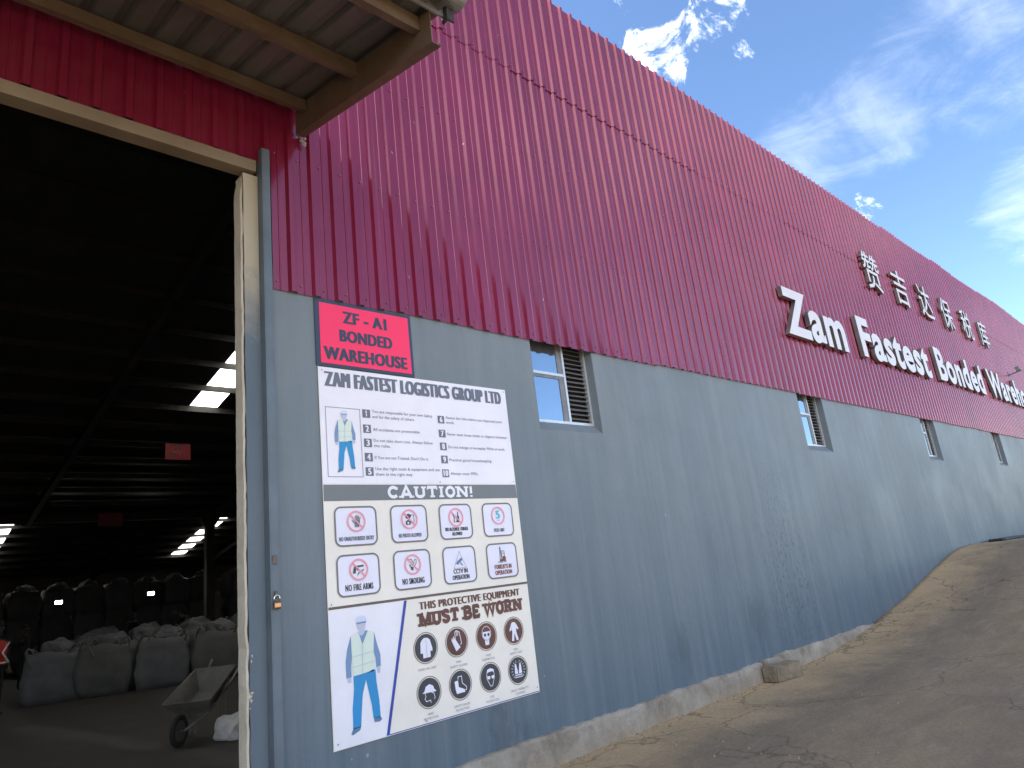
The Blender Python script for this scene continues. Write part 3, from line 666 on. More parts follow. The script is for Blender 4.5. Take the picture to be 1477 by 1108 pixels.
# ------------------------------------------------------------------ text and flat print
_capd = {}
def text_mesh(s, off=0.0, res=3, sp=1.0):
    c = bpy.data.curves.new('t', 'FONT'); c.body = s; c.space_character = sp; c.size = 1; c.offset = off; c.resolution_u = res
    o = bpy.data.objects.new('t', c); COL.objects.link(o); bpy.context.view_layer.update()
    me = bpy.data.meshes.new_from_object(o.evaluated_get(bpy.context.evaluated_depsgraph_get()))
    bpy.data.objects.remove(o); bpy.data.curves.remove(c); return me
_h = text_mesh('H'); CAP = max(v.co.y for v in _h.vertices); bpy.data.meshes.remove(_h)
Y0 = -.004
class Print:
    """flat print on a board hung on the wall; x, z are metres on the wall, lay counts layers of ink"""
    def __init__(s, parent, base): s.p = parent; s.y = base
    def yy(s, lay): return s.y - .0022 * lay
    def fix(s, o):
        o.matrix_parent_inverse = Matrix.Translation(-Vector(s.p.location)); return o
    def rect(s, name, x0, x1, z0, z1, lay, mat):
        return s.poly(name, [(x0, z0), (x1, z0), (x1, z1), (x0, z1)], lay, mat)
    def poly(s, name, pts, lay, mat):
        y = s.yy(lay); return s.fix(MB().add([(x, y, z) for x, z in pts], [tuple(range(len(pts)))]).obj(name, MT[mat], s.p))
    def polys(s, name, plist, lay, mat, step=.0002):
        b = MB()
        for i, pts in enumerate(plist):
            y = s.yy(lay) - step * i; b.add([(x, y, z) for x, z in pts], [tuple(range(len(pts)))])
        return s.fix(b.obj(name, MT[mat], s.p))
    def stroke_pts(s, pts, w, closed=False):
        n = len(pts); L_, R_ = [], []
        for i in range(n):
            a = Vector(pts[i - 1] if (i or closed) else pts[i]); c = Vector(pts[(i + 1) % n] if (i < n - 1 or closed) else pts[i]); p = Vector(pts[i])
            d0 = (p - a).normalized() if (p - a).length > 1e-6 else (c - p).normalized(); d1 = (c - p).normalized() if (c - p).length > 1e-6 else d0
            t = (d0 + d1).normalized() if (d0 + d1).length > 1e-3 else d0
            nrm = Vector((-t.y, t.x)); k = min(1.8, 1 / max(.4, abs(nrm.dot(Vector((-d0.y, d0.x)))))) * w / 2
            L_.append(p + nrm * k); R_.append(p - nrm * k)
        q = [[L_[i], L_[i + 1], R_[i + 1], R_[i]] for i in range(n - 1)]
        if closed: q.append([L_[-1], L_[0], R_[0], R_[-1]])
        return q
    def strokes(s, name, lines, w, lay, mat, closed=False):
        b = MB()
        for i, pts in enumerate(lines):
            y = s.yy(lay) - .0002 * i
            for q in s.stroke_pts(pts, w, closed): b.add([(v[0], y, v[1]) for v in q], [(0, 1, 2, 3)])
        return s.fix(b.obj(name, MT[mat], s.p))
    def ring(s, name, cx, cz, r, w, lay, mat, n=40, aspect=1):
        return s.strokes(name, [[(cx + r * math.cos(2 * PI * i / n), cz + r * aspect * math.sin(2 * PI * i / n)) for i in range(n)]], w, lay, mat, True)
    def disc(s, name, cx, cz, r, lay, mat, n=40):
        return s.poly(name, [(cx + r * math.cos(2 * PI * i / n), cz + r * math.sin(2 * PI * i / n)) for i in range(n)], lay, mat)
    def text(s, t, x0, x1, z, cap, lay, mat, bold=0, off=0.0, name='printed_text', slant=0, sp=1.06):
        me = text_mesh(t, off, 2 if cap < .05 else 4, sp)
        xs = [v.co.x for v in me.vertices]; a, b_ = min(xs), max(xs); k = (x1 - x0) / (b_ - a); kz = cap / CAP
        sx = []
        n = 1 if not bold else (5 if bold >= .01 else 3)
        B = MB(); fs = [tuple(p.vertices) for p in me.polygons]
        for i in range(n):
            sh = 0 if n == 1 else bold * (i - (n - 1) / 2) / ((n - 1) / 2)
            kk = k if n == 1 else (x1 - x0 - 2 * bold) / (b_ - a)
            B.add([(x0 + (bold if n > 1 else 0) + sh + (v.co.x - a) * kk, s.yy(lay) - .0003 * i, z + v.co.y * kz + slant * (v.co.x - a) * kk) for v in me.vertices], fs)
        bpy.data.meshes.remove(me)
        o = s.fix(B.obj(name, MT[mat], s.p)); stuff(o); return o
    def slab(s, t, x0, x1, z, cap, w, sh, lay, mat):
        """slab-serif capitals drawn from strokes"""
        def arc(cx, cy, rx, ry, a0, a1, n=12): return [(cx + rx * math.cos(R(a0 + (a1 - a0) * i / n)), cy + ry * math.sin(R(a0 + (a1 - a0) * i / n))) for i in range(n + 1)]
        G = {'M': (1.15, [[(.18, 0), (.18, 1)], [(.97, 0), (.97, 1)], [(.2, 1), (.57, .15), (.95, 1)]], [(.18, 0), (.12, 1), (.97, 0), (1.03, 1)]),
             'U': (.95, [[(.2, 1), (.2, .35)] + arc(.475, .33, .275, .25, 180, 360) + [(.75, 1)]], [(.2, 1), (.75, 1)]),
             'S': (.8, [arc(.4, .72, .25, .2, 20, 200, 8) + [(.3, .55), (.5, .46)] + arc(.4, .3, .25, .22, 30, -160, 8)], [(.66, .82, 'v'), (.13, .2, 'v')]),
             'T': (.9, [[(.45, 0), (.45, 1)], [(.08, .92), (.82, .92)]], [(.45, 0), (.1, .82, 'v'), (.8, .82, 'v')]),
             'B': (.9, [[(.2, 0), (.2, 1)], [(.1, .93), (.5, .93)] + arc(.5, .73, .2, .2, 90, -90, 6) + [(.2, .53)], [(.5, .53)] + arc(.52, .29, .24, .22, 90, -90, 6) + [(.1, .07)]], [(.14, 0), (.14, 1)]),
             'E': (.82, [[(.2, 0), (.2, 1)], [(.1, .93), (.72, .93)], [(.2, .5), (.55, .5)], [(.1, .07), (.74, .07)]], [(.7, .84, 'v'), (.72, .16, 'v'), (.55, .5, 'v')]),
             'W': (1.3, [[(.15, 1), (.38, .05), (.65, .9), (.92, .05), (1.15, 1)]], [(.15, 1), (.65, .97), (1.15, 1)]),
             'O': (.92, [arc(.46, .5, .3, .42, 0, 350, 24) + [(.76, .5)]], []),
             'R': (.98, [[(.2, 0), (.2, 1)], [(.1, .93), (.5, .93)] + arc(.5, .71, .2, .22, 90, -90, 6) + [(.2, .49)], [(.5, .49), (.78, .03)]], [(.2, 0), (.14, 1), (.82, 0)]),
             'N': (1.02, [[(.18, 0), (.18, 1)], [(.84, 0), (.84, 1)], [(.18, .97), (.84, .05)]], [(.18, 0), (.12, 1), (.84, 1)]),
             'C': (.9, [arc(.48, .5, .3, .42, 40, 320, 20)], [(.74, .82, 'v')]),
             'A': (1.02, [[(.14, 0), (.5, 1), (.86, 0)], [(.28, .3), (.74, .3)]], [(.14, 0), (.86, 0)]),
             'I': (.5, [[(.25, 0), (.25, 1)]], [(.25, 0), (.25, 1)]), '!': (.45, [[(.22, .32), (.22, 1)], [(.22, .0), (.22, .15)]], []), ' ': (.38, [], [])}
        tot = sum(G[c][0] for c in t); k = (x1 - x0) / tot; x = x0
        for c in t:
            adv, lines, ser = G[c]; b = MB(); li = 0
            for pts in lines:
                y = s.yy(lay) - .00025 * li; li += 1
                for q in s.stroke_pts([(x + px * k, z + py * cap) for px, py in pts], w): b.add([(v[0], y, v[1]) for v in q], [(0, 1, 2, 3)])
            for sv_ in ser:
                y = s.yy(lay) - .00025 * li; li += 1
                px, py = x + sv_[0] * k, z + sv_[1] * cap
                if len(sv_) == 3: r_ = (px - sh * .35, px + sh * .35, py - cap * .13, py + cap * .13)
                else: r_ = (px - w * .95, px + w * .95, py - (0 if sv_[1] < .5 else sh * .8), py + (sh * .8 if sv_[1] < .5 else 0))
                b.add([(r_[0], y, r_[2]), (r_[1], y, r_[2]), (r_[1], y, r_[3]), (r_[0], y, r_[3])], [(0, 1, 2, 3)])
            if c != ' ': stuff(s.fix(b.obj('printed_letter', MT[mat], s.p)))
            x += adv * k

# red bay sign
RB = empty('bay_sign', (2.52, -.004, 3.325), 'bright red sign with dark border reading ZF - A1 BONDED WAREHOUSE above the notice board', 'sign')
P = Print(RB, -.014)
P.fix(MB().box(2.52, 3.445, -.012, -.004, 3.325, 3.895).obj('border_panel', MT['s_edge'], RB))
P.poly('red_panel', [(2.558, 3.352), (3.418, 3.352), (3.415, 3.868), (2.56, 3.862)], 0, 's_red')
P.text('ZF - A1', 2.765, 3.190, 3.718, .098, 1, 's_edge', .0065, .016, sp=1.12)
P.poly('numeral_flag', [(3.150, 3.775), (3.172, 3.816), (3.172, 3.792)], 2, 's_edge')
P.text('BONDED', 2.73, 3.235, 3.555, .096, 1, 's_edge', .0065, .016, sp=1.12)
P.text('WAREHOUSE', 2.582, 3.375, 3.390, .100, 1, 's_edge', .0065, .016, sp=1.12)

# safety notice board
NB = empty('notice_board', (2.53, -.004, .58), 'tall white safety notice board with pictograms on the blue wall beside the door', 'notice board')
P = Print(NB, -.010)
P.fix(MB().add([(2.53, -.009, .58), (4.512, -.009, .586), (4.508, -.009, 3.315), (2.53, -.009, 3.318), (2.53, -.004, .58), (4.512, -.004, .586), (4.508, -.004, 3.315), (2.53, -.004, 3.318)],
               [(0, 1, 2, 3), (7, 6, 5, 4), (0, 4, 5, 1), (1, 5, 6, 2), (2, 6, 7, 3), (3, 7, 4, 0)]).obj('board_panel', MT['p_cream'], NB))
P.poly('header_panel', [(2.534, 2.402), (4.502, 2.402), (4.506, 3.312), (2.532, 3.315)], 0, 'p_white')
P.poly('caution_strip', [(2.533, 2.268), (4.508, 2.268), (4.504, 2.392), (2.534, 2.392)], 0, 'p_grey')
P.poly('worker_panel', [(2.534, .586), (2.945, .588), (3.175, 1.492), (2.534, 1.492)], 0, 'p_white')
P.polys('divider_line', [[(2.533, 1.496), (4.508, 1.496), (4.508, 1.514), (2.533, 1.514)]], 1, 'p_line')
P.poly('blue_stripe', [(2.948, .587), (2.972, .587), (3.20, 1.492), (3.174, 1.492)], 1, 'p_blue')
P.poly('blue_edge', [(2.972, .586), (4.508, .592), (4.508, .598), (2.972, .592)], 1, 'p_blue')
P.text('ZAM FASTEST LOGISTICS GROUP LTD', 2.578, 4.44, 3.165, .118, 1, 'p_ink', .0115, 0, sp=1.15)
P.slab('CAUTION!', 3.08, 3.985, 2.285, .092, .026, .020, 1, 'p_white')
rules = [(1, 2.965, ['You are responsible for your own Safety', 'and for the safety of others.'], 3.60, 3.41), (2, 2.84, ['All accidents are preventable'], 3.45, 0),
         (3, 2.725, ['Do not take short cuts. Always follow', 'the rules.'], 3.58, 3.15), (4, 2.61, ['If You are not Trained, Don\'t Do it.'], 3.52, 0),
         (5, 2.495, ['Use the right tools & equipment and use', 'them in the right way.'], 3.63, 3.35)]
rules2 = [(6, 2.965, ['Assess the risks before you Approach your', 'work.'], 4.42, 3.84), (7, 2.84, ['Never wear loose cloths or slippery footwear'], 4.46, 0),
          (8, 2.725, ['Do not indulge in horseplay While at work.'], 4.42, 0), (9, 2.61, ['Practice good housekeeping.'], 4.24, 0), (10, 2.49, ['Always wear PPEs.'], 4.06, 0)]
for xo, rs in ((2.902, rules), (3.655, rules2)):
    for n, z, ls, xa, xb in rs:
        P.rect('number_box', xo, xo + .072, z - .034, z + .034, 1, 'p_ink')
        P.text(str(n), xo + ((.020 if n > 1 else .031) if n < 10 else .010), xo + ((.052 if n > 1 else .040) if n < 10 else .062), z - .024, .048, 2, 'p_white', .003, .01)
        if n in (1, 10): P.poly('numeral_flag', [(xo + (.020 if n == 1 else .002), z + .010), (xo + (.033 if n == 1 else .012), z + .024), (xo + (.033 if n == 1 else .012), z + .010)], 3, 'p_white')
        if len(ls) == 2:
            P.text(ls[0], xo + .09, xa, z + .012, .024, 1, 'p_ink', 0, .008); P.text(ls[1], xo + .09, xb, z - .032, .024, 1, 'p_ink', 0, .008)
        else: P.text(ls[0], xo + .09, xa, z - .013, .024, 1, 'p_ink', 0, .008)
# worker figures: 1 = full height, drawn from head to shoes
def worker(cx, zt, k, lay, strong):
    def F(pts): return [(cx + (x - 325 - .045 * (y - 565)) / 736 * k, zt - (y - 195) / 949 * k) for x, y in pts]
    P.poly('worker_shirt', F([(285, 300), (345, 298), (390, 318), (408, 400), (428, 470), (430, 545), (402, 548), (396, 480), (380, 430), (385, 570), (262, 575), (255, 420), (250, 500), (252, 580), (222, 582), (217, 480), (226, 400), (245, 325)]), lay, 'p_shirt')
    P.poly('worker_trousers', F([(262, 570), (396, 560), (402, 640), (418, 760), (424, 850), (424, 868), (382, 866), (372, 780), (338, 612), (318, 700), (312, 800), (308, 895), (262, 900), (258, 780), (266, 660)]), lay, 'p_jean')
    P.polys('worker_vest', [F([(282, 300), (292, 302), (316, 385), (316, 572), (262, 576), (252, 440), (246, 318)]), F([(316, 385), (350, 298), (388, 314), (384, 440), (394, 550), (360, 566), (316, 572)])], lay + 1, 'p_vest')
    P.strokes('vest_band', [F([(254, 455), (388, 440)]), F([(258, 520), (390, 505)]), F([(316, 385), (316, 570)])], .006 * k, lay + 2, 'p_vline')
    P.polys('worker_head', [F([(280, 235), (284, 270), (300, 296), (318, 300), (334, 285), (340, 235)]), F([(296, 290), (332, 286), (330, 312), (312, 330), (296, 312)])], lay, 'p_face')
    P.poly('worker_helmet', F([(274, 238), (280, 210), (296, 196), (322, 196), (338, 210), (344, 236)]), lay + 1, 'p_helmet')
    P.strokes('safety_glasses', [F([(280, 243), (340, 241)])], .012 * k, lay + 1, 'p_shirt')
    P.polys('worker_hand', [F([(226, 584), (250, 582), (252, 612), (232, 612)]), F([(404, 550), (428, 548), (424, 590), (410, 588)])], lay, 'p_face')
    for q in ([(262, 895), (308, 892), (302, 915), (262, 934), (250, 928)], [(384, 866), (424, 862), (434, 882), (420, 894), (388, 890)]): P.poly('worker_shoe', F(q), lay, 'p_shoe')
worker(2.79, 1.43, 1.0, 1, True)
P.strokes('figure_frame', [[(2.578, 2.452), (2.878, 2.452), (2.878, 2.995), (2.578, 2.995)]], .006, 1, 'p_txt', True)
worker(2.735, 2.975, .63, 2, False)
# prohibition and warning pictograms
def rrect(x0, x1, z0, z1, r, n=6):
    pts = []
    for cx, cz, a in ((x1 - r, z1 - r, 0), (x0 + r, z1 - r, 90), (x0 + r, z0 + r, 180), (x1 - r, z0 + r, 270)):
        pts += [(cx + r * math.cos(R(a + 90 * i / n)), cz + r * math.sin(R(a + 90 * i / n))) for i in range(n + 1)]
    return pts
colx = [(2.615, 2.968), (3.105, 3.448), (3.585, 3.925), (4.062, 4.412)]; rowz = [(1.935, 2.22), (1.575, 1.865)]
caps = [[['NO UNAUTHORISED ENTRY'], ['NO PHOTO ALLOWED'], ['NO ALCOHOL / DRUGS', 'ALLOWED'], ['SPEED LIMIT']],
        [['NO FIRE ARMS'], ['NO SMOKING'], ['CCTV IN', 'OPERATION'], ['FORKLIFTS IN', 'OPERATION']]]
wid = [[.30, .22, .245, .13], [.235, .21, .18, .20]]
for j in range(2):
    for i in range(4):
        x0, x1 = colx[i]; z0, z1 = rowz[j]; cx = (x0 + x1) / 2
        rr = rrect(x0, x1, z0, z1, .05)
        P.poly('pictogram_box', rr, 1, 'p_box'); P.strokes('box_outline', [rr], .0125, 2, 'p_boxl', True)
        cp = caps[j][i]; w_ = wid[j][i]; big = .044 if j else .030
        if len(cp) == 1: P.text(cp[0], cx - w_ / 2, cx + w_ / 2, z0 + .035, big, 2, 'p_dark' if j else 'p_ink', .0016, .004, sp=1.15)
        else:
            h_ = .036 if j else .028; P.text(cp[0], cx - w_ / 2 * (.85 if j and i == 2 else 1), cx + w_ / 2 * (.85 if j and i == 2 else 1), z0 + .030 + h_ * 1.25, h_, 2, 'p_rust' if (j and i == 3) else 'p_dark', .002, .006)
            w2 = w_ if j else w_ * .45; P.text(cp[1], cx - w2 / 2, cx + w2 / 2, z0 + .026, h_, 2, 'p_rust' if (j and i == 3) else 'p_dark', .002, .006)
        cz = z1 - .108; r_ = .073
        if not (j and i >= 2):
            P.ring('red_ring', cx, cz, r_, .013, 4, 'p_pink')
            if not (j == 0 and i == 3): P.strokes('red_bar', [[(cx - r_ * .7, cz + r_ * .7), (cx + r_ * .7, cz - r_ * .7)]], .011, 5, 'p_pink')
        def U(pts, s=.058): return [(cx + x * s, cz + y * s) for x, y in pts]
        if (j, i) == (0, 0):      # raised hand
            P.polys('hand_symbol', [U([(-.25, -.75), (.35, -.75), (.55, -.2), (.55, .15), (-.15, .15), (-.2, -.2)]), U([(-.15, .1), (-.02, .1), (.0, .72), (-.12, .72)]), U([(.04, .1), (.2, .1), (.2, .85), (.07, .85)]), U([(.24, .1), (.38, .1), (.42, .75), (.29, .75)]), U([(.42, .05), (.55, .1), (.66, .55), (.55, .6)]), U([(-.2, -.15), (-.2, -.4), (-.62, .1), (-.52, .2)])], 3, 'p_grey')
        if (j, i) == (0, 1):      # camera
            P.polys('camera_symbol', [U([(-.6, -.75), (.15, -.75), (.15, -.25), (-.6, -.25)]), U([(-.4, -.25), (-.1, -.25), (-.15, -.1), (-.35, -.1)]), U([(-.6, .15), (.1, .05), (.35, .5), (.0, .75), (-.5, .65)])], 3, 'p_dark')
            P.strokes('camera_outline', [U([(.2, .6), (.75, .55), (.8, -.4), (.2, -.5)])], .004, 3, 'p_dark'); P.disc('camera_lens', cx - .014, cz - .029, .009, 4, 'p_box', 16)
        if (j, i) == (0, 2):      # bottle and glass
            P.polys('bottle_symbol', [U([(.15, -.7), (.6, -.7), (.6, 0), (.45, .35), (.45, .8), (.3, .8), (.3, .35), (.15, 0)]), U([(-.6, .5), (-.5, .55), (-.25, .0), (-.3, -.65), (-.1, -.7), (-.45, -.75), (-.35, -.0)]), U([(-.05, -.7), (.1, -.7), (.05, -.5), (-.05, -.5)])], 3, 'p_dark')
        if (j, i) == (0, 3): P.text('5', cx - .026, cx + .026, cz - .025, .07, 3, 'p_cyan', .006, .01); P.text('KMPH', cx - .02, cx + .02, cz - .048, .012, 3, 'p_cyan', 0, 0)
        if (j, i) == (1, 0):      # pistol
            P.polys('pistol_symbol', [U([(-.75, .2), (.75, .35), (.72, .55), (-.5, .5)]), U([(-.75, .2), (-.35, .2), (-.5, -.45), (-.85, -.45)]), U([(-.3, .2), (.0, .2), (.1, -.1), (-.25, -.05)]), U([(-.1, -.4), (.2, -.3), (-.3, -.85)]), U([(.35, -.15), (.75, .05), (.7, -.15), (.4, -.3)])], 3, 'p_dark')
        if (j, i) == (1, 1):      # cigarette and hand
            P.strokes('cigarette_outline', [U([(-.7, .6), (-.2, .75), (.1, .3), (-.1, -.1)]), U([(.1, -.1), (.35, .6), (.6, .65), (.65, .3), (.3, -.3)])], .005, 3, 'p_grey')
            P.polys('cigarette_symbol', [U([(-.6, .0), (-.45, .05), (-.1, -.5), (-.2, -.6)]), U([(-.35, -.35), (.1, -.3), (.05, -.8), (-.25, -.7)])], 3, 'p_dark')
        if (j, i) == (1, 2):
            P.strokes('warning_triangle', [U([(-1.15, -1.1), (1.1, -1.1), (-.0, 1.25)])], .004, 3, 'p_txt', True)
            P.polys('security_camera_symbol', [U([(-.7, -.45), (-.5, -.15), (.35, .35), (.45, .0), (-.45, -.65)]), U([(.0, -.4), (.2, -.35), (.5, -.75), (.4, -.85)])], 3, 'p_shoe')
        if (j, i) == (1, 3):
            P.polys('forklift_symbol', [U([(-.4, -.75), (.55, -.75), (.75, -.2), (.35, .0), (.1, -.05), (-.1, -.45), (-.4, -.45)])], 3, 'p_rust')
            P.strokes('forklift_mast', [U([(-.35, 1.4), (-.5, -.7)]), U([(-.95, -.85), (-.5, -.85), (-.45, -.4)]), U([(-.1, -.2), (-.1, .75), (.45, .75), (.5, -.1)]), U([(-.3, 1.4), (-.15, -.5)])], .005, 3, 'p_dark')
            P.ring('forklift_wheel', cx - .012, cz - .045, .009, .005, 4, 'p_dark', 16); P.ring('forklift_wheel', cx + .030, cz - .042, .009, .005, 4, 'p_dark', 16); P.disc('driver_head', cx + .012, cz + .022, .006, 3, 'p_rust', 10)
# protective equipment
P.text('THIS PROTECTIVE EQUIPMENT', 3.31, 4.40, 1.408, .056, 1, 'p_brown', .005, 0, sp=1.12)
P.slab('MUST BE WORN', 3.30, 4.41, 1.283, .098, .032, .026, 1, 'p_brown')
cx4 = [3.345, 3.652, 3.968, 4.282]; cz2 = [1.122, .802]
names = [[['WEAR LAB COAT'], ['WEAR', 'SAFETY GLOVES'], ['WEAR', 'RESPIRATOR'], ['WEAR', 'SAFETY SUIT']], [['HEAD', 'PROTECTION'], ['SAFETY SHOES', 'PROTECTION'], ['EYE', 'PROTECTION'], ['HIGH VISIBILITY', 'CLOTHING']]]
for j in range(2):
    for i in range(4):
        cx, cz = cx4[i], cz2[j]
        P.ring('disc_outline', cx, cz, .113, .005, 1, 'p_line'); P.disc('black_disc', cx, cz, .103, 1, 'p_brown' if (j == 0 and i in (1, 2, 3)) else 'p_dark')
        def U(pts, s=.1): return [(cx + x * s, cz + y * s) for x, y in pts]
        for q, t in enumerate(names[j][i]):
            w_ = .0135 * len(t); P.text(t, cx - w_ / 2, cx + w_ / 2, cz - .158 - .030 * q, .017, 1, 'p_txt', 0, .004)
        if (j, i) == (0, 0):
            P.polys('lab_coat_symbol', [U([(-.15, .75), (.2, .72), (.42, .55), (.38, -.7), (-.32, -.72), (-.35, .6)]), U([(-.35, .62), (-.33, -.35), (-.55, -.35), (-.5, .4)]), U([(.4, .58), (.6, -.1), (.58, -.3), (.38, -.25)])], 2, 'p_box'); P.strokes('coat_seam', [U([(.02, .6), (.03, -.7)])], .002, 3, 'p_grey')
        if (j, i) == (0, 1):
            P.polys('glove_symbol', [U([(-.55, .15), (-.2, .3), (.3, -.45), (-.15, -.7)]), U([(-.55, .15), (-.45, .15), (-.42, .35), (-.5, .35)]), U([(-.38, .2), (-.28, .2), (-.25, .45), (-.34, .45)])], 2, 'p_box')
            P.strokes('glove_outline', [U([(-.15, .25), (-.15, .75), (.0, .85), (.15, .8), (.3, .7), (.45, -.15), (.3, -.25)]), U([(.0, .45), (.0, .8)]), U([(.14, .45), (.14, .78)])], .006, 2, 'p_box')
        if (j, i) == (0, 2):
            P.polys('respirator_symbol', [U([(-.4, .35), (.4, .35), (.42, -.05), (.25, -.3), (.2, -.7), (-.2, -.7), (-.25, -.3), (-.42, -.05)])], 2, 'p_box'); P.ring('face_outline', cx, cz + .022, .048, .004, 2, 'p_box', 24, 1.15)
            for q in (-.18, .2): P.disc('eye_lens', cx + q * .1, cz + .010, .0125, 3, 'p_dark', 14)
        if (j, i) == (0, 3):
            P.polys('overall_symbol', [U([(-.15, .7), (.15, .7), (.3, .55), (.25, -.1), (.45, -.78), (.2, -.82), (.02, -.2), (-.1, -.82), (-.35, -.8), (-.22, -.1), (-.28, .55)]), U([(-.3, .55), (-.26, .1), (-.5, .0), (-.52, .1)]), U([(.32, .55), (.55, .12), (.45, .05), (.27, .2)])], 2, 'p_box')
        if (j, i) == (1, 0):
            P.polys('helmet_symbol', [U([(-.65, .0), (-.45, .15), (-.3, .45), (.05, .58), (.38, .42), (.5, .12), (.65, .05), (.6, -.02)])], 2, 'p_box')
            P.strokes('face_outline', [U([(-.4, -.02), (-.35, -.25), (-.45, -.4), (-.32, -.6), (.05, -.55), (.1, -.75)]), U([(.2, -.05), (.4, -.1), (.5, -.4), (.42, -.55)])], .005, 2, 'p_box')
        if (j, i) == (1, 1):
            P.poly('boot_symbol', U([(-.6, .3), (-.25, .35), (-.22, -.15), (.35, -.4), (.4, -.6), (-.45, -.62), (-.55, -.3)]), 2, 'p_box'); P.strokes('boot_outline', [U([(-.25, .4), (-.25, .6), (.12, .62), (.15, .1), (.55, -.25), (.5, -.45), (.4, -.45)])], .006, 3, 'p_box')
        if (j, i) == (1, 2):
            P.poly('hair_symbol', U([(-.42, .3), (-.3, .6), (.05, .68), (.38, .55), (.42, .25), (.25, .42), (-.2, .40)]), 2, 'p_box'); P.strokes('face_outline', [U([(-.4, .3), (-.42, -.05), (-.1, -.68), (.12, -.68), (.4, -.05), (.4, .3)])], .005, 2, 'p_box')
            P.polys('goggles_symbol', [U([(-.4, .12), (-.03, .08), (-.1, -.15), (-.35, -.12)]), U([(.05, .08), (.4, .12), (.35, -.12), (.1, -.15)])], 3, 'p_box')
        if (j, i) == (1, 3):
            P.polys('vest_symbol', [U([(-.35, .5), (-.2, .55), (-.05, -.1), (-.05, -.28), (-.42, -.25)]), U([(.35, .5), (.2, .55), (.05, -.1), (.05, -.28), (.42, -.25)]), U([(-.42, -.33), (.42, -.33), (.42, -.41), (-.42, -.41)]), U([(-.45, -.5), (.45, -.5), (.45, -.57), (-.45, -.57)])], 2, 'p_box')
            P.strokes('glow_rays', [[(cx + .062 * math.cos(R(a)), cz + .062 * math.sin(R(a))), (cx + .082 * math.cos(R(a)), cz + .082 * math.sin(R(a)))] for a in list(range(-40, 75, 19)) + list(range(106, 221, 19))], .004, 2, 'p_box')
for x, z in ((2.56, 3.29), (4.48, 3.29), (2.555, 1.53), (4.48, 2.42), (2.56, .62), (3.30, .61), (3.62, 2.415), (4.48, .63)):
    o = P.disc('nail_head', x, z, .005, 3, 'p_dark', 8)

# raised letters on the cladding
def islands(me):
    n = len(me.vertices); pr = list(range(n))
    def fd(a):
        while pr[a] != a: pr[a] = pr[pr[a]]; a = pr[a]
        return a
    for p in me.polygons:
        v = list(p.vertices)
        for a in v[1:]: pr[fd(a)] = fd(v[0])
    g = {}
    for p in me.polygons: g.setdefault(fd(p.vertices[0]), []).append(tuple(p.vertices))
    return list(g.values())
def extrude_letter(name, me, polys, fn, yb, yf, parent):
    """front face, back and metal returns of one raised letter"""
    used = sorted({v for p in polys for v in p}); ix = {v: i for i, v in enumerate(used)}; n = len(used)
    co = [fn(me.vertices[v].co) for v in used]
    V = [(x, yf, z) for x, z in co] + [(x, yb, z) for x, z in co]; Fs = []; mi = []; ec = {}
    for p in polys:
        q = [ix[v] for v in p]; Fs.append(tuple(q)); mi.append(0); Fs.append(tuple(a + n for a in reversed(q))); mi.append(1)
        for a, b in zip(q, q[1:] + q[:1]): ec[(a, b)] = 1
    for (a, b) in list(ec):
        if (b, a) not in ec: Fs.append((b, a, a + n, b + n)); mi.append(1)
    B = MB(); B.v = V; B.f = Fs; B.mi = mi
    o = B.obj(name, [MT['letter'], MT['lside']], parent); return o
def parent_fix(o, p): o.matrix_parent_inverse = Matrix.Translation(-Vector(p.location)); return o
EN = empty('lettering', (11.08, -.05, 4.93), 'big white raised letters reading Zam Fastest Bonded Warehouse across the maroon cladding', 'sign')
for word, x0, x1, zb in (('Zam', 11.08, 13.60, 4.91), ('Fastest', 14.38, 18.70, 4.95), ('Bonded', 19.38, 23.68, 5.0), ('Warehouse', 24.38, 31.2, 5.02)):
    me = text_mesh(word, .032, 6, 1.10); xs = [v.co.x for v in me.vertices]; a = min(xs); k = (x1 - x0) / (max(xs) - a); kz = .87 / (CAP + .06)
    for pl in sorted(islands(me), key=lambda pl: min(me.vertices[v].co.x for p in pl for v in p)):
        parent_fix(extrude_letter('letter', me, pl, lambda c: (x0 + (c.x - a) * k, zb + (c.y + .03) * kz), -.055, -.135, EN), EN)
CN = empty('chinese_lettering', (15.8, -.05, 6.75), 'row of six white raised Chinese characters above the English lettering', 'sign')
for ch, cx in zip('赞吉达保税库', (16.30, 18.15, 20.02, 21.90, 23.87, 25.78)):
    me = text_mesh(ch, .004, 3); xs = [v.co.x for v in me.vertices]; ys = [v.co.y for v in me.vertices]
    a, b_, c_, d_ = min(xs), max(xs), min(ys), max(ys); B = None
    allp = [p for pl in islands(me) for p in pl]
    parent_fix(extrude_letter('character', me, allp, lambda c: (cx + (c.x - (a + b_) / 2) / (b_ - a) * .98, 6.75 + (c.y - c_) / (d_ - c_) * .92), -.055, -.12, CN), CN)
# cladding floodlight beyond the word Bonded
FL = empty('wall_floodlight', (28.0, -.05, 6.1), 'small pale floodlight on a short arm above the far white letters', 'floodlight')
MB().tube([(0, 0, 0), (0, -.28, .05)], .02, 8).obj('arm', MT['rail'], FL)
MB().box(-.16, .16, -.40, -.28, -.02, .12, rot=Matrix.Rotation(R(-15), 3, 'X')).obj('lamp_housing', MT['gutter'], FL, bevel=.01)

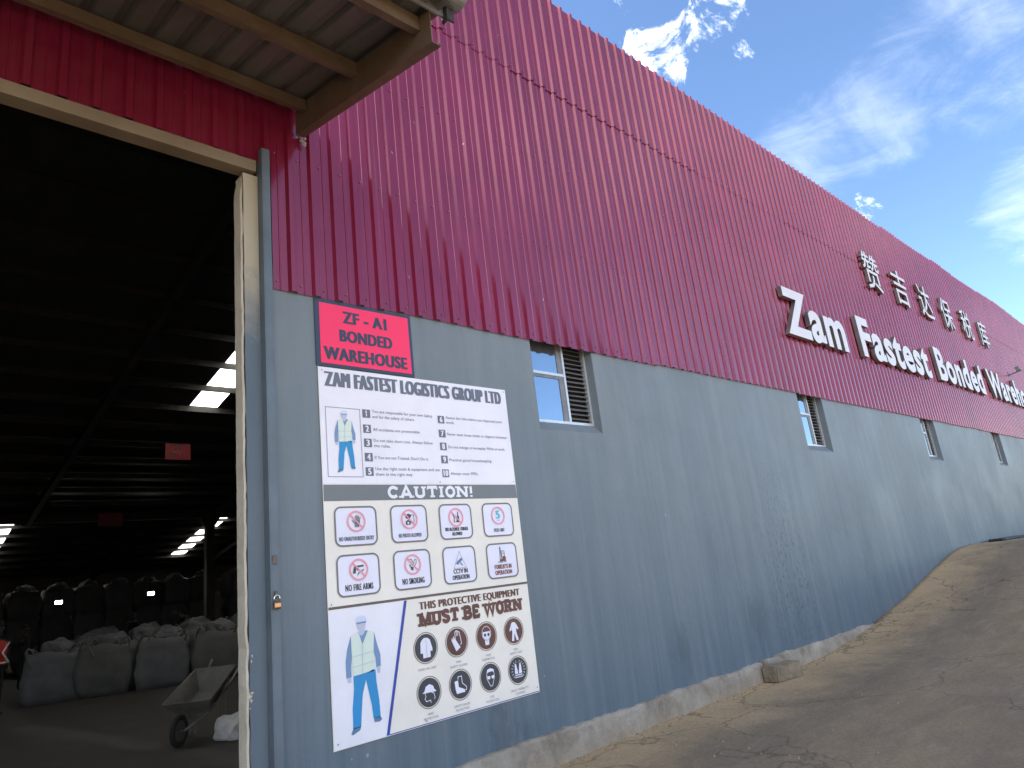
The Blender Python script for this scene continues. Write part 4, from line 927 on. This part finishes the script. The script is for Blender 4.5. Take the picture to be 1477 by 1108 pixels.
# padlock hanging from the rail
PL = empty('padlock', (2.118, -.092, 1.575), 'small padlock with brass face and steel shackle hanging on the door rail', 'padlock')
MB().box(-.026, .026, -.012, .012, -.025, .025).obj('lock_body', MT['lockdark'], PL, bevel=.006)
MB().box(-.021, .021, -.0145, -.0125, -.012, .012).obj('brass_face', MT['brass'], PL)
MB().tube([(-.019, 0, .02)] + [(.019 * -math.cos(R(a)), 0, .045 + .019 * math.sin(R(a))) for a in range(0, 181, 20)] + [(.019, 0, .02)], .0045, 8).obj('shackle', MT['chrome'], PL, smooth=True)

# block by the kerb
def rough_block(name, sx, sy, sz, loc, rz, mat, seed):
    rnd = random.Random(seed); bm = bmesh.new(); bmesh.ops.create_cube(bm, size=1)
    for v in bm.verts: v.co = Vector((v.co.x * sx + rnd.uniform(-.012, .012), v.co.y * sy + rnd.uniform(-.012, .012), v.co.z * sz + rnd.uniform(-.01, .01)))
    bmesh.ops.bevel(bm, geom=list(bm.edges), offset=.012, segments=2, affect='EDGES')
    bmesh.ops.subdivide_edges(bm, edges=[e for e in bm.edges if e.calc_length() > .1], cuts=5, use_grid_fill=True)
    for v in bm.verts: v.co += Vector((rnd.uniform(-1, 1), rnd.uniform(-1, 1), rnd.uniform(-1, 1))) * .0035
    me = bpy.data.meshes.new(name); bm.to_mesh(me); bm.free(); o = link(name, me, mat, None, loc); o.rotation_euler = (0, R(1.5), rz); return o
tag(rough_block('concrete_block', .50, .19, .18, (8.40, -.23, .095), R(-9), MT['block'], 3), 'weathered brown block lying on the yard against the kerb', 'block')
# black hose at the foot of the wall on the upper apron
hb = MB(); 
for q in range(3):
    hb.tube([(19.6 + i * .5, -.12 - .10 * q - .03 * math.sin(i * 1.3 + q), gh(19.6 + i * .5, -.1) + .03) for i in range(0, 16)], .035, 8)
tag(hb.obj('black_hose', MT['black'], smooth=True), 'black hose lying along the foot of the wall where the ramp levels out', 'hose')

# ------------------------------------------------------------------ inside the warehouse
def bake(o, *mods):
    """apply modifiers through the depsgraph"""
    bpy.context.view_layer.update()
    me = bpy.data.meshes.new_from_object(o.evaluated_get(bpy.context.evaluated_depsgraph_get()))
    for m in list(o.modifiers): o.modifiers.remove(m)
    o.data = me; return o
def bag_mesh(seed, w=1.0, d=.95, h=1.0):
    rnd = random.Random(seed); bm = bmesh.new(); bmesh.ops.create_cube(bm, size=1)
    bmesh.ops.subdivide_edges(bm, edges=list(bm.edges), cuts=7, use_grid_fill=True)
    ph = [rnd.uniform(0, 6) for _ in range(6)]
    for v in bm.verts:
        x, y, z = v.co; zz = z + .5
        bul = 1 + .14 * math.sin(PI * min(1, zz * 1.05)) + .03 * math.sin(5 * zz + ph[0])
        r_ = max(abs(x), abs(y)) * 2; rn = math.hypot(x, y) * 2
        f = .90 + .10 * (r_ / max(rn, 1e-3)) if rn > .01 else 1       # round the corners
        f = min(1, f)
        wr = .018 * math.sin(9 * x + ph[1] + 4 * z) * math.cos(7 * y + ph[2]) + .012 * math.sin(17 * z + ph[3] + 6 * x)
        nx, ny = x * bul * f * w + wr, y * bul * f * d + wr
        nz = zz * h
        if zz > .9: nz += h * .10 * (1 - rn * .6) + .05 * math.sin(6 * x + ph[4]) * math.cos(5 * y + ph[5])
        v.co = (nx, ny, nz)
    me = bpy.data.meshes.new('bag_body'); bm.to_mesh(me); bm.free()
    me.polygons.foreach_set('use_smooth', [True] * len(me.polygons)); return me
BAGM = []
for q in range(4):
    me = bag_mesh(q); me.materials.append(MT['bag'] if q % 2 else MT['bag2']); BAGM.append(me)
lp = MB()
lp.tube([(-.1, 0, -.25), (-.09, 0, .12), (0, 0, .2), (.08, 0, .12), (.1, 0, -.25)], .022, 6); LOOP = lp.mesh('lifting_loop', [MT['bag']], True)
def crumple_mesh(name, r, seed, mat, flat=.6):
    rnd = random.Random(seed); bm = bmesh.new(); bmesh.ops.create_icosphere(bm, subdivisions=3, radius=r)
    ph = [rnd.uniform(0, 6) for _ in range(6)]
    for v in bm.verts:
        n = v.co.normalized(); k = 1 + .22 * math.sin(4 * n.x + ph[0]) * math.cos(5 * n.y + ph[1]) + .12 * abs(math.sin(9 * n.z + ph[2] + 5 * n.x)) + rnd.uniform(-.05, .05)
        v.co = Vector((v.co.x * k, v.co.y * k, max(-r * flat * .6, v.co.z * k * flat)))
    me = bpy.data.meshes.new(name); bm.to_mesh(me); bm.free(); me.materials.append(mat); return me
TOPM = [crumple_mesh('bag_spout', .30, s, MT['bag'], .7) for s in range(3)]
def bag(x, y, z, rz, label, group, sc=1.0, top=True, loops=True, q=0):
    t = empty('jumbo_bag', (x, y, z), label, 'bulk bag', group, rz); t.scale = (sc, sc, sc)
    link('bag_body', BAGM[q % 4], None, t)
    if top: link('bag_spout', TOPM[q % 3], None, t, (.05, 0, 1.08))
    if loops:
        for sx, sy in ((-.4, -.38), (.4, -.38), (-.4, .38), (.4, .38)):
            o = link('lifting_loop', LOOP, None, t, (sx, sy, 1.0)); o.rotation_euler = (random.uniform(-.6, .6), random.uniform(-.6, .6), random.uniform(0, 3))
    return t
front = [(1.45, 14.6, 'leftmost pale bulk bag of the front row, cut by the picture edge'), (3.72, 15.05, 'large pale bulk bag in the front row beside the standing worker'),
         (4.75, 14.5, 'pale bulk bag in the front row, second to the right of the worker'), (5.75, 13.9, 'pale bulk bag in the middle of the front row'),
         (6.75, 13.3, 'pale bulk bag in the front row behind the tipped wheelbarrow'), (7.8, 12.8, 'pale bulk bag of the front row half hidden by the door pier')]
for i, (x, y, l) in enumerate(front): bag(x, y, 0, R(-22 + 9 * math.sin(i * 2.1)), l, 'bulk bags standing in the front row', 1.02, True, True, i)
k = 0
ORD = ['first', 'second', 'third', 'fourth', 'fifth', 'sixth', 'seventh', 'eighth', 'ninth', 'tenth', 'eleventh', 'twelfth']
for r_ in range(4):
    for c in range(5):
        x = 4.6 + c * 1.12 + r_ * .45 + random.uniform(-.1, .1); y = 16.3 + r_ * 1.2 - c * .55 + random.uniform(-.1, .1)
        if (r_ == 2 and c == 2) or x / (y + 4.69) > .42: continue
        bag(x, y, 0, random.uniform(-.5, .2), 'open bulk bag, %s from the left in row %s behind the front bags' % (ORD[c], ('one', 'two', 'three', 'four')[r_]), 'open bulk bags behind the front row', 1.0 + .05 * (k % 3), True, k % 2 == 0, k); k += 1
for c in range(11):
    for lev in range(3):
        x = 3.0 + c * 1.13 + random.uniform(-.04, .04); y = 29.5 + random.uniform(-.1, .1) - (1.5 if c > 8 else 0)
        bag(x, y, lev * 1.02, random.uniform(-.12, .12), '%s-level bulk bag of the %s stack from the left along the back' % (('bottom', 'middle', 'top')[lev], ORD[c]), 'bulk bags stacked at the back', 1.0, lev == 2, False, c + lev)
# hanging bay signs
def hang_sign(x, y, z, w, h, l1, l2, label, zr, mat='i_red'):
    t = empty('hanging_sign', (x, y, z), label, 'sign', None)
    MB().box(-w / 2, w / 2, -.006, .006, -h / 2, h / 2).obj('sign_plate', MT[mat], t)
    P2 = Print(t, y - .008)
    P2.text(l1, x - w * .18, x + w * .18, z + h * .08, h * .3, 1, 'p_dark', .012, .01); P2.text(l2, x - w * .40, x + w * .40, z - h * .38, h * .3, 1, 'p_dark', .012, .01)
    for s in (-1, 1): MB().tube([(s * w * .4, 0, h / 2), (s * w * .4, 0, zr - z)], .006, 5).obj('hanger_wire', MT['int'], t)
hang_sign(6.45, 15.31, 5.90, .66, .44, 'ZF', 'A1-17', 'small red hanging sign reading ZF A1-17 under the dark roof', 6.75)
hang_sign(6.05, 20.31, 4.70, .70, .40, 'ZF', 'A1-16', 'dim red hanging sign deep inside, left of the brighter red one', 5.7, 'i_red_shade')  # darker copy of the sign red, deep shade put into the colour
# lamps deep in the store
def work_lamp(x, y, z, label, zr):
    t = empty('work_lamp', (x, y, z), label, 'lamp', 'small bright lamps hanging deep inside the store')
    MB().box(-.14, .14, -.05, .12, -.085, .085).obj('lamp_housing', MT['int'], t, bevel=.015)
    MB().box(-.115, .115, -.056, -.051, -.06, .06).obj('lamp_glass', MT['lamp'], t)
    MB().tube([(0, .03, .11), (0, .03, zr - z)], .012, 5).obj('drop_rod', MT['int'], t)
work_lamp(.19 * 32, 27.31, 1.6 + .025 * 32 + .1, 'left one of two small bright lamps deep in the dark store', 5.6)
work_lamp(.291 * 31.2, 26.5, 1.6 + .028 * 31, 'right one of two small bright lamps, nearer the dark column', 5.4)
o = MB().box(12.7, 14.3, 31.0, 31.05, 2.4, 3.0).obj('yellow_light_patch', MT['yellow']); tag(o, 'dull yellow sheet painted as a yellow-lit patch behind the bags right of the column', 'sheet')  # flat yellow colour stands in for a yellow-lit patch

# wheelbarrow
def wheelbarrow():
    t = empty('wheelbarrow', (3.60, 5.50, 0), 'rusty pale wheelbarrow parked inside the doorway beside a white sack', 'wheelbarrow', None, R(44)); t.scale = (.95, .95, .95)
    # tray: a sloping pan
    b = MB()
    top = [(-.38, -.33, .52), (.48, -.30, .86), (.48, .30, .86), (-.38, .33, .52)]; bot = [(-.16, -.20, .34), (.34, -.18, .58), (.34, .18, .58), (-.16, .20, .34)]
    b.add(top + bot, [(4, 5, 1, 0), (5, 6, 2, 1), (6, 7, 3, 2), (7, 4, 0, 3), (7, 6, 5, 4)])
    o = b.obj('tray', MT['tray'], t); sm = o.modifiers.new('s', 'SOLIDIFY'); sm.thickness = .006; bake(o)
    MB().tube([top[0], top[1], top[2], top[3], top[0]], .010, 6).obj('tray_rim', MT['tube'], t)
    MB().box(-.10, .30, -.1805, -.1785, -.02, .10, rot=Matrix.Rotation(R(-25.6), 3, 'Y'), at=(0, -.012, .43)).obj('rust_patch', MT['rust'], t)
    for s in (-1, 1):
        MB().tube([(-.52, s * .06, .20), (-.16, s * .19, .33), (.40, s * .22, .60), (.92, s * .27, .93)], [.016, .016, .016, .018], 8).obj('handle', MT['tube'], t, smooth=True)
        MB().tube([(.10, s * .19, .45), (.16, s * .22, .0), (.30, s * .22, .0), (.38, s * .20, .58)], .012, 8).obj('leg', MT['tube'], t)
    b = MB(); r_ = .17; n = 28
    ring = [(-.55 + r_ * math.cos(2 * PI * i / n), 0, .205 + r_ * math.sin(2 * PI * i / n)) for i in range(n)]
    for i in range(n):
        c = Vector(ring[i]); o_ = (c - Vector((-.55, 0, .205))).normalized()
        for kx in range(8):
            a = 2 * PI * kx / 8; b.v.append(tuple(c + o_ * math.cos(a) * .035 + Vector((0, 1, 0)) * math.sin(a) * .035))
    for i in range(n):
        for kx in range(8):
            b.f.append((i * 8 + kx, i * 8 + (kx + 1) % 8, ((i + 1) % n) * 8 + (kx + 1) % 8, ((i + 1) % n) * 8 + kx)); b.mi.append(0)
    w = b.obj('wheel', MT['tyre'], t, smooth=True)
    MB().tube([(-.55, -.02, .205), (-.55, .02, .205)], .13, 20).obj('rim', MT['tube'], w)
    MB().tube([(-.55, -.075, .205), (-.55, .075, .205)], .012, 8).obj('axle', MT['tube'], w)
wheelbarrow()
o = link('white_sack', crumple_mesh('white_sack', .24, 5, MT['sack'], .75), None, None, (3.86, 4.95, .09)); tag(o, 'crumpled white sack lying on the floor just inside the door pier', 'sack')

# people
def person(loc, rz, label, J, extra=None, hat='hair', vest=False, sc=1.0):
    t = empty('person', loc, label, 'person', None, rz); t.scale = (sc, sc, sc)
    D = dict(pelvis=(0, 0, .95), waist=(0, 0, 1.10), chest=(0, 0, 1.34), neck=(0, 0, 1.50), head0=(0, -.005, 1.58), head1=(0, -.01, 1.66), head2=(0, 0, 1.72),
             shL=(.17, 0, 1.43), elL=(.24, .02, 1.16), wrL=(.25, -.06, .92), shR=(-.17, 0, 1.43), elR=(-.24, .02, 1.16), wrR=(-.25, -.06, .92),
             hipL=(.10, 0, .90), knL=(.12, -.02, .50), anL=(.13, .02, .09), toL=(.14, -.15, .04), hipR=(-.10, 0, .90), knR=(-.12, -.02, .50), anR=(-.13, .02, .09), toR=(-.14, -.15, .04))
    D.update(J)
    rad = dict(pelvis=.15, waist=.135, chest=.155, neck=.055, head0=.075, head1=.098, head2=.075, shL=.075, elL=.046, wrL=.03, shR=.075, elR=.046, wrR=.03,
               hipL=.095, knL=.06, anL=.042, toL=.036, hipR=.095, knR=.06, anR=.042, toR=.036)
    E_ = [('pelvis', 'waist'), ('waist', 'chest'), ('chest', 'neck'), ('neck', 'head0'), ('head0', 'head1'), ('head1', 'head2')]
    for s in 'LR': E_ += [('chest', 'sh' + s), ('sh' + s, 'el' + s), ('el' + s, 'wr' + s), ('pelvis', 'hip' + s), ('hip' + s, 'kn' + s), ('kn' + s, 'an' + s), ('an' + s, 'to' + s)]
    names_ = list(D)
    V = [Vector(D[n]) for n in names_]; Rr = [rad[n] for n in names_]; ed = [(names_.index(a), names_.index(b)) for a, b in E_]
    h1 = Vector(D['head1']); fwd = Vector((0, -1, 0))
    if 'face' in D: pass
    # nose and ears grow from the head
    for off, r_ in ((fwd * .112 + Vector((0, 0, -.02)), .013), (Vector((.098, .0, -.02)), .018), (Vector((-.098, .0, -.02)), .018)):
        V.append(h1 + off); Rr.append(r_); ed.append((names_.index('head1'), len(V) - 1))
    # hands: palm, four fingers, thumb
    for s in 'LR':
        w = Vector(D['wr' + s]); d = (w - Vector(D['el' + s])).normalized(); side = d.cross(Vector((0, 1, 0)));
        side = side.normalized() if side.length > .1 else Vector((1, 0, 0)); pn = d.cross(side).normalized()
        pa = len(V); V.append(w + d * .05); Rr.append(.030); ed.append((names_.index('wr' + s), pa))
        for q, (o1, L_) in enumerate(((-.030, .06), (-.010, .072), (.010, .068), (.030, .052))):
            a = len(V); V.append(w + d * .085 + side * o1 * 1.1); Rr.append(.0095); ed.append((pa, a))
            V.append(w + d * (.085 + L_ * .6) + side * o1 * 1.2 + pn * .012); Rr.append(.009); ed.append((a, a + 1))
            V.append(w + d * (.085 + L_) + side * o1 * 1.2 + pn * .034); Rr.append(.008); ed.append((a + 1, a + 2))
        a = len(V); V.append(w + d * .05 + side * -.045); Rr.append(.011); ed.append((pa, a)); V.append(w + d * .085 + side * -.062 + pn * .01); Rr.append(.009); ed.append((a, a + 1))
    me = bpy.data.meshes.new('body'); me.from_pydata([tuple(v) for v in V], ed, [])
    o = link('body', me, None, t)
    sk = o.modifiers.new('skin', 'SKIN'); o.modifiers.new('sub', 'SUBSURF').levels = 1
    for i, sv_ in enumerate(me.skin_vertices[0].data): sv_.radius = (Rr[i], Rr[i]); sv_.use_root = (i == 0)
    bake(o); m = o.data
    for n in ('skin', 'cloth', 'trousers', 'black'): m.materials.append(MT[n])
    nk = Vector(D['neck']); pz = D['pelvis'][2]; P_ = Vector(D['pelvis'])
    legs = [Vector(D[n]) for n in names_ if n[:2] in ('kn', 'an', 'hi')]
    arm_ = [Vector(D[n]) for n in names_ if n[:2] in ('el', 'sh', 'ch', 'wa')]; feet = [Vector(D['toL']), Vector(D['toR']), Vector(D['anL']), Vector(D['anR'])]
    hands = [Vector(D['wrL']) + (Vector(D['wrL']) - Vector(D['elL'])).normalized() * .09, Vector(D['wrR']) + (Vector(D['wrR']) - Vector(D['elR'])).normalized() * .09]
    for p in m.polygons:
        p.use_smooth = True; c = p.center
        dh = min((c - h1).length, (c - Vector(D['head0'])).length, (c - Vector(D['head2'])).length) - .05
        ch = min((c - q).length for q in hands) - .0
        if dh < .09 or ch < .095: p.material_index = 0
        elif min((c - q).length for q in feet) < .085: p.material_index = 3
        elif min((c - q).length for q in legs) < min((c - q).length for q in arm_): p.material_index = 2
        else: p.material_index = 1
    hb_ = bmesh.new(); bmesh.ops.create_uvsphere(hb_, u_segments=20, v_segments=12, radius=.115)
    for v in hb_.verts:
        if v.co.z < (-.01 if v.co.y < 0 else -.06): v.co.z = (-.01 if v.co.y < 0 else -.06)
        if hat == 'cap' and v.co.y < -.06 and v.co.z < .03: v.co.y -= .06
    hm = bpy.data.meshes.new('hair'); hb_.to_mesh(hm); hb_.free(); hm.materials.append(MT['black'] if hat != 'cap' else MT['cloth'])
    link('hair' if hat == 'hair' else 'cap', hm, None, t, Vector(D['head2']) + Vector((0, .01, -.03)))
    for s in (-1, 1):
        e = bmesh.new(); bmesh.ops.create_uvsphere(e, u_segments=8, v_segments=6, radius=.012); em = bpy.data.meshes.new('eye'); e.to_mesh(em); e.free(); em.materials.append(MT['letter'])
        link('eye', em, None, t, h1 + Vector((s * .035, -.092, .005)))
    if vest:
        b = MB(); n = 20
        zs = [(.98, .205, .17), (1.12, .20, .165), (1.30, .22, .175), (1.42, .20, .14), (1.47, .12, .10)]
        for z, rx, ry in zs:
            for i in range(n): b.v.append((rx * math.cos(2 * PI * i / n), ry * math.sin(2 * PI * i / n), z))
        for j in range(len(zs) - 1):
            for i in range(n): b.f.append((j * n + i, j * n + (i + 1) % n, (j + 1) * n + (i + 1) % n, (j + 1) * n + i)); b.mi.append(0)
        v = b.obj('vest', MT['red'], t, smooth=True)
        for s in (-1, 1):
            MB().tube([(s * .17, -.178, 1.42), (s * .04, -.195, 1.22), (s * .17, -.185, 1.02)], .018, 6).obj('reflective_band', MT['reflect'], v)
        MB().tube([(.05 * 4 * math.cos(2 * PI * i / 24) * 1.02, .175 * math.sin(2 * PI * i / 24), 1.02) for i in range(25)], .018, 6, cap=False).obj('reflective_band', MT['reflect'], v)
    return t
person((3.95, 20.3, 0), R(60), 'worker in dark clothes and cap standing with one arm held out beside the big bag',
       dict(elR=(-.42, -.10, 1.28), wrR=(-.62, -.20, 1.33), elL=(.22, .06, 1.16), wrL=(.22, -.12, .98)), hat='cap')
person((8.1, 25.2, .0), R(20), 'worker in dark clothes seen from the waist up behind the middle bags', dict(elL=(.26, -.06, 1.18), wrL=(.12, -.24, 1.12)), hat='cap')
person((7.85, 18.4, .1), R(-75), 'worker with white straps bending over the open bags near the dark column',
       dict(pelvis=(0, .10, .98), waist=(0, .02, 1.14), chest=(0, -.16, 1.32), neck=(0, -.30, 1.40), head0=(0, -.36, 1.44), head1=(0, -.42, 1.47), head2=(0, -.46, 1.52), shL=(.18, -.20, 1.34), shR=(-.18, -.20, 1.34),
            elL=(.22, -.34, 1.12), wrL=(.15, -.50, .98), elR=(-.22, -.34, 1.12), wrR=(-.15, -.50, .98)))
person((2.47, 14.0, 0), R(20), 'worker in a red reflective vest cut off by the left edge of the picture', {}, vest=True, hat='cap')
